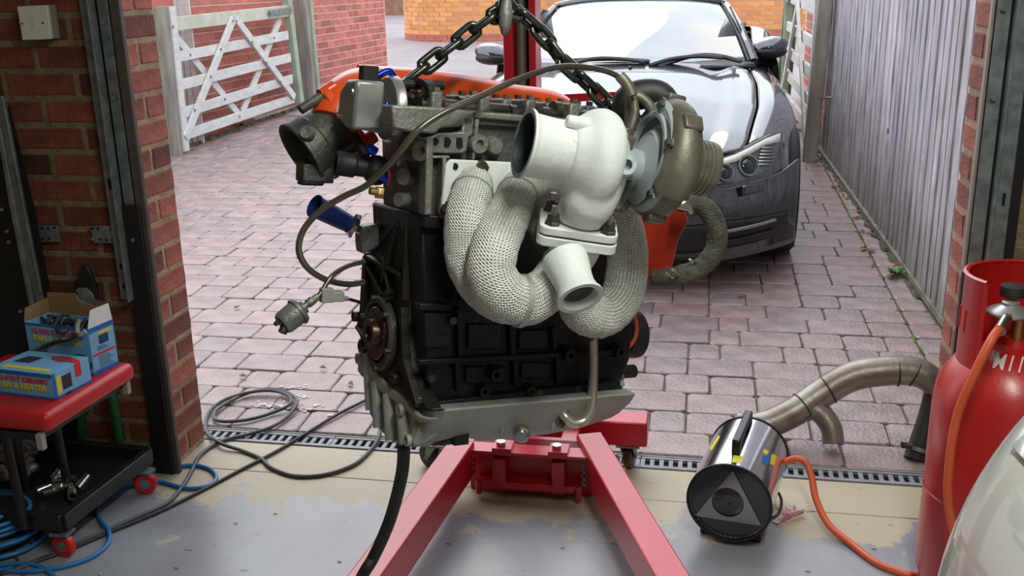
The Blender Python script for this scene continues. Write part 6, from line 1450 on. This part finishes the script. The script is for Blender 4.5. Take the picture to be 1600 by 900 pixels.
# ---- heater boxes on the seat
def carton(name, c, u, w_, h, W_, D_, label, front_sz):
    """c: front right bottom corner, u: to the left, w_: backwards"""
    e = empty(name, tuple(c), label, 'box'); u = V(u).normalized(); w_ = V(w_).normalized(); z = V((0, 0, 1)); n = -w_
    MB().add([c, c+u*W_, c+u*W_+w_*D_, c+w_*D_]+[p+z*h for p in (c, c+u*W_, c+u*W_+w_*D_, c+w_*D_)], [(3, 2, 1, 0), (0, 1, 5, 4), (1, 2, 6, 5), (2, 3, 7, 6), (3, 0, 4, 7)]+([(4, 5, 6, 7)] if front_sz else [])).build('carton', MT['boxblue'], e, bev=.001, flat=True)
    def pf(x0, x1, z0, z1, m, nm='print'): # front patch, x from the left end
        a = c+u*(W_-x0)+n*.0006; b_ = c+u*(W_-x1)+n*.0006; MB().prism([a+z*z0, b_+z*z0, b_+z*z1, a+z*z1], n*.0003).build(nm, m, e, flat=True)
    def pside(y0, y1, z0, z1, m, nm='print'):
        r = -u; a = c+w_*y0+r*.0006; b_ = c+w_*y1+r*.0006; MB().prism([a+z*z0, b_+z*z0, b_+z*z1, a+z*z1], r*.0003).build(nm, m, e, flat=True)
    return e, pf, pside, u, w_, n
bA, pf, ps_, u, w_, n = carton('heater_box', V((-1.517, 2.005, .481)), (-1, .12, 0), (.16, 1, 0), .066, .185, .125, 'closed light blue heater box lying flat in front on the red seat', 1)
pf(.0, .185, 0, .006, MT['boxdk']); pf(.0, .185, .056, .066, MT['boxdk'])
cF = V((-1.517, 2.005, .481)); fx_ = -u
text('12-VOLT CERAMIC', .0165, cF+u*.088+n*.0012+V((0, 0, .045)), fx_, (0, 0, 1), MT['pr_red'], bA, bold=.0006); text('FAN & HEATER', .0195, cF+u*.092+n*.0012+V((0, 0, .027)), fx_, (0, 0, 1), MT['pr_yel'], bA, bold=.0009)
ps_(0, .125, 0, .005, MT['boxdk']); ps_(0, .010, 0, .066, MT['boxdk']); ps_(.03, .06, .015, .05, MT['pr_blk']); ps_(.075, .095, .030, .066, MT['pr_red']); ps_(.012, .026, .01, .055, MT['pr_yel'])
zt = V((0, 0, .0666)); MB().prism([cF+zt+u*a+w_*b_ for a, b_ in ((.075, .085), (.095, .105), (.05, .112), (.01, .10), (.012, .085), (.045, .075))], V((0, 0, .0003))).build('print', mat('dull_red_print', (.35, .05, .05), .5), bA, flat=True)
MB().prism([cF+zt+u*a+w_*b_ for a, b_ in ((.02, .012), (.16, .012), (.16, .030), (.02, .026))], V((0, 0, .0003))).build('print', MT['pr_yel'], bA, flat=True)
MB().prism([cF+zt+u*a+w_*b_ for a, b_ in ((.11, .05), (.16, .05), (.15, .09), (.105, .09))], V((0, 0, .0003))).build('print', MT['pr_blk'], bA, flat=True)
MB().prism([cF+V((0, 0, .0665))+u*a+w_*b_ for a, b_ in ((.0, .080), (.020, .080), (.020, .098), (.0, .098))], V((0, 0, .0005))).build('red_tape', MT['pr_red'], bA, flat=True)
cB = V((-1.512, 2.165, .481))
bB, pf, ps_, u, w_, n = carton('heater_box', cB, (-1, .16, 0), (.20, 1, 0), .125, .205, .085, 'open light blue heater box standing behind the closed one with a white flap up', 0)
pf(0, .205, .118, .125, MT['boxdk']); pf(0, .205, 0, .006, MT['boxdk']); ps_(0, .085, 0, .010, MT['boxdk']); ps_(0, .085, .112, .125, MT['boxdk']); ps_(.004, .081, .048, .054, MT['pr_red'])
text('12-VOLT CERAMIC', .0175, cB+u*.105+n*.0012+V((0, 0, .104)), -u, (0, 0, 1), MT['pr_red'], bB, bold=.0006); text('FAN & HEATER', .021, cB+u*.105+n*.0012+V((0, 0, .085)), -u, (0, 0, 1), MT['pr_yel'], bB, bold=.0009)
ps_(.030, .062, .075, .098, MT['pr_blk']); ps_(.036, .054, .080, .094, MT['boxdk']); ps_(.012, .022, .085, .092, mat('orange_print', (.75, .25, .02), .5)); ps_(.03, .075, .101, .108, MT['pr_yel'])
for k in range(6): ps_(.02, .07-.006*(k % 3), .014+k*.0055, .0155+k*.0055, MT['pr_blk'], 'small_print')
for k in range(3): ps_(.02, .06-.006*k, .060+k*.0045, .0615+k*.0045, MT['pr_blk'], 'small_print')
r = -u; MB().prism([cB+w_*a+V((0, 0, z))+r*o_ for a, z, o_ in ((.0, .125, 0), (.085, .125, 0), (.075, .172, .004), (.012, .172, .004))], u*.0012).build('white_flap', MT['pr_wht'], bB, flat=True)
MB().prism([cB+w_*.085+u*a+V((0, 0, z)) for a, z in ((.205, .125), (.0, .125), (.01, .150), (.10, .165), (.11, .185), (.205, .180))], w_*.0015).build('card_flap', MT['card'], bB, flat=True)
MB().prism([cB+w_*a+u*.205+V((0, 0, z)) for a, z in ((.0, .125), (.085, .125), (.085, .165), (.01, .160))], u*.0015).build('card_flap', MT['card'], bB, flat=True)
MB().add([cB+u*.205+V((0, 0, .08)), cB+V((0, 0, .08)), cB+w_*.085+V((0, 0, .08)), cB+w_*.085+u*.205+V((0, 0, .08))], [(0, 1, 2, 3)]).build('card_inside', MT['card'], bB)
# black leads lying over the boxes
def topz(x, y): return pz(x, y, .538)
bk = py
MB().tube([tuple(pz(x, y, z)) for x, y, z in ((62, 495, .60), (85, 510, .60), (95, 520, .598), (110, 513, .60), (121, 514, .60), (120, 524, .598), (105, 532, .575), (85, 535, .56), (60, 545, .545), (40, 554, .540))], .0045, n=8).build('power_lead', MT['cable2'], org=tuple(pz(62, 495, .6)), ang=180, label='black lead looped over the top of both heater boxes', cat='cable')
MB().tube([tuple(pz(x, y, z)) for x, y, z in ((72, 548, .54), (72, 556, .538), (88, 560, .538), (110, 556, .538), (130, 556, .540), (141, 566, .53), (142, 575, .51), (134, 588, .49), (128, 595, .482))], .0028, n=8).build('thin_lead', MT['cable2'], org=tuple(pz(90, 560, .54)), ang=180, label='thin black lead drooping over the right end of the closed heater box', cat='cable')
pl_ = MB().tube([tuple(pz(132, 591, .484))+(.007,), tuple(pz(122, 599, .482))+(.012,), tuple(pz(108, 610, .482))+(.011,), tuple(pz(100, 617, .480))+(.008,)], .01, n=12); pl_ = pl_.build('power_plug', MT['blackp'], org=tuple(pz(115, 605, .48)), label='black twelve-volt plug lying on the red seat beside the closed box', cat='plug')
MB().cyl(pz(100, 617, .478), pz(97, 620, .477), .004, n=10).build('plug_tip', MT['screw'], pl_)
b = MB()
for k in range(10): b.tube([tuple(cB+u*(.03+.015*k)+w_*(.04+.02*math.sin(k*2+j))+V((0, 0, .10+.012*math.sin(k+j*1.3)+.02))) for j in range(5)], .005, n=7)
b.build('cable_bundle', MT['cable2'], org=tuple(cB+u*.1+w_*.04), kind='stuff', label='tangle of black leads inside the open heater box', cat='cable')
MB().tube([tuple(cB+r*.004+w_*.0+V((0, 0, .125))-w_*.012), tuple(cB+u*.012+V((0, 0, .116))-w_*.02), tuple(cB+u*.022+V((0, 0, .135))-w_*.01), tuple(cB+u*.020+V((0, 0, .150)))], .006, n=10).build('grey_clip', MT['grey_pl'], org=tuple(cB+V((0, 0, .12))), label='curved grey plastic clip hooked on the corner of the open box', cat='clip')
# ---- white car in the foreground on the right
wc_ = empty('white_car', (.9, .9, 0), 'glossy white car corner close in the foreground at the lower right', 'car')
G = []
cxx, czz, aa, bb = .750, .529, .412, .530
for Yk, sc_k in ((1.44, .60), (1.425, .80), (1.40, .90), (1.37, .96), (1.33, .99), (1.29, 1.0), (1.2, 1.0), (1.05, 1.0), (.85, 1.01), (.6, 1.02), (.3, 1.02), (.0, 1.0)):
    row = []
    for j in range(33):
        t = math.pi*1.12*(j/32)-.19; row.append(V((cxx-aa*sc_k*math.cos(t), Yk, max(.12, czz+bb*sc_k*math.sin(t)))))
    G.append(row)
MB().grid(G).build('body_shell', MT['whitecar'], wc_, solid=.01, sub=1, ang=180)
MB().add([p for p in [V((cxx-aa*.6*math.cos(math.pi*j/16), 1.445, czz+bb*.6*math.sin(math.pi*j/16))) for j in range(17)]]+[V((cxx+aa*.6, 1.445, .15)), V((cxx-aa*.6, 1.445, .15))], [tuple(range(19))]).build('front_panel', MT['whitecar'], wc_)
MB().lathe(V((.62, .95, .31)), (1, 0, 0), [(0, 0), (0, .28), (.03, .31), (.17, .31), (.2, .28), (.2, 0)], n=32).build('wheel', RUB, wc_)
def wsf(x, y):
    r = ray(x, y); t = .9
    while t < 2.2:
        w = CAM+r*t
        if w.y < 1.30 and ((w.x-cxx)/aa)**2+((w.z-czz)/bb)**2 < 1.03: return w
        t += .002
    return w
hp = [(1580, 697), (1596, 682), (1630, 672), (1640, 730), (1602, 722)]
MB().prism([wsf(*q) for q in hp], ray(1590, 700)*-.006).build('lamp_cover', mat('pale_lens', (.80, .82, .82), .1, coat=1), wc_, bev=.002)
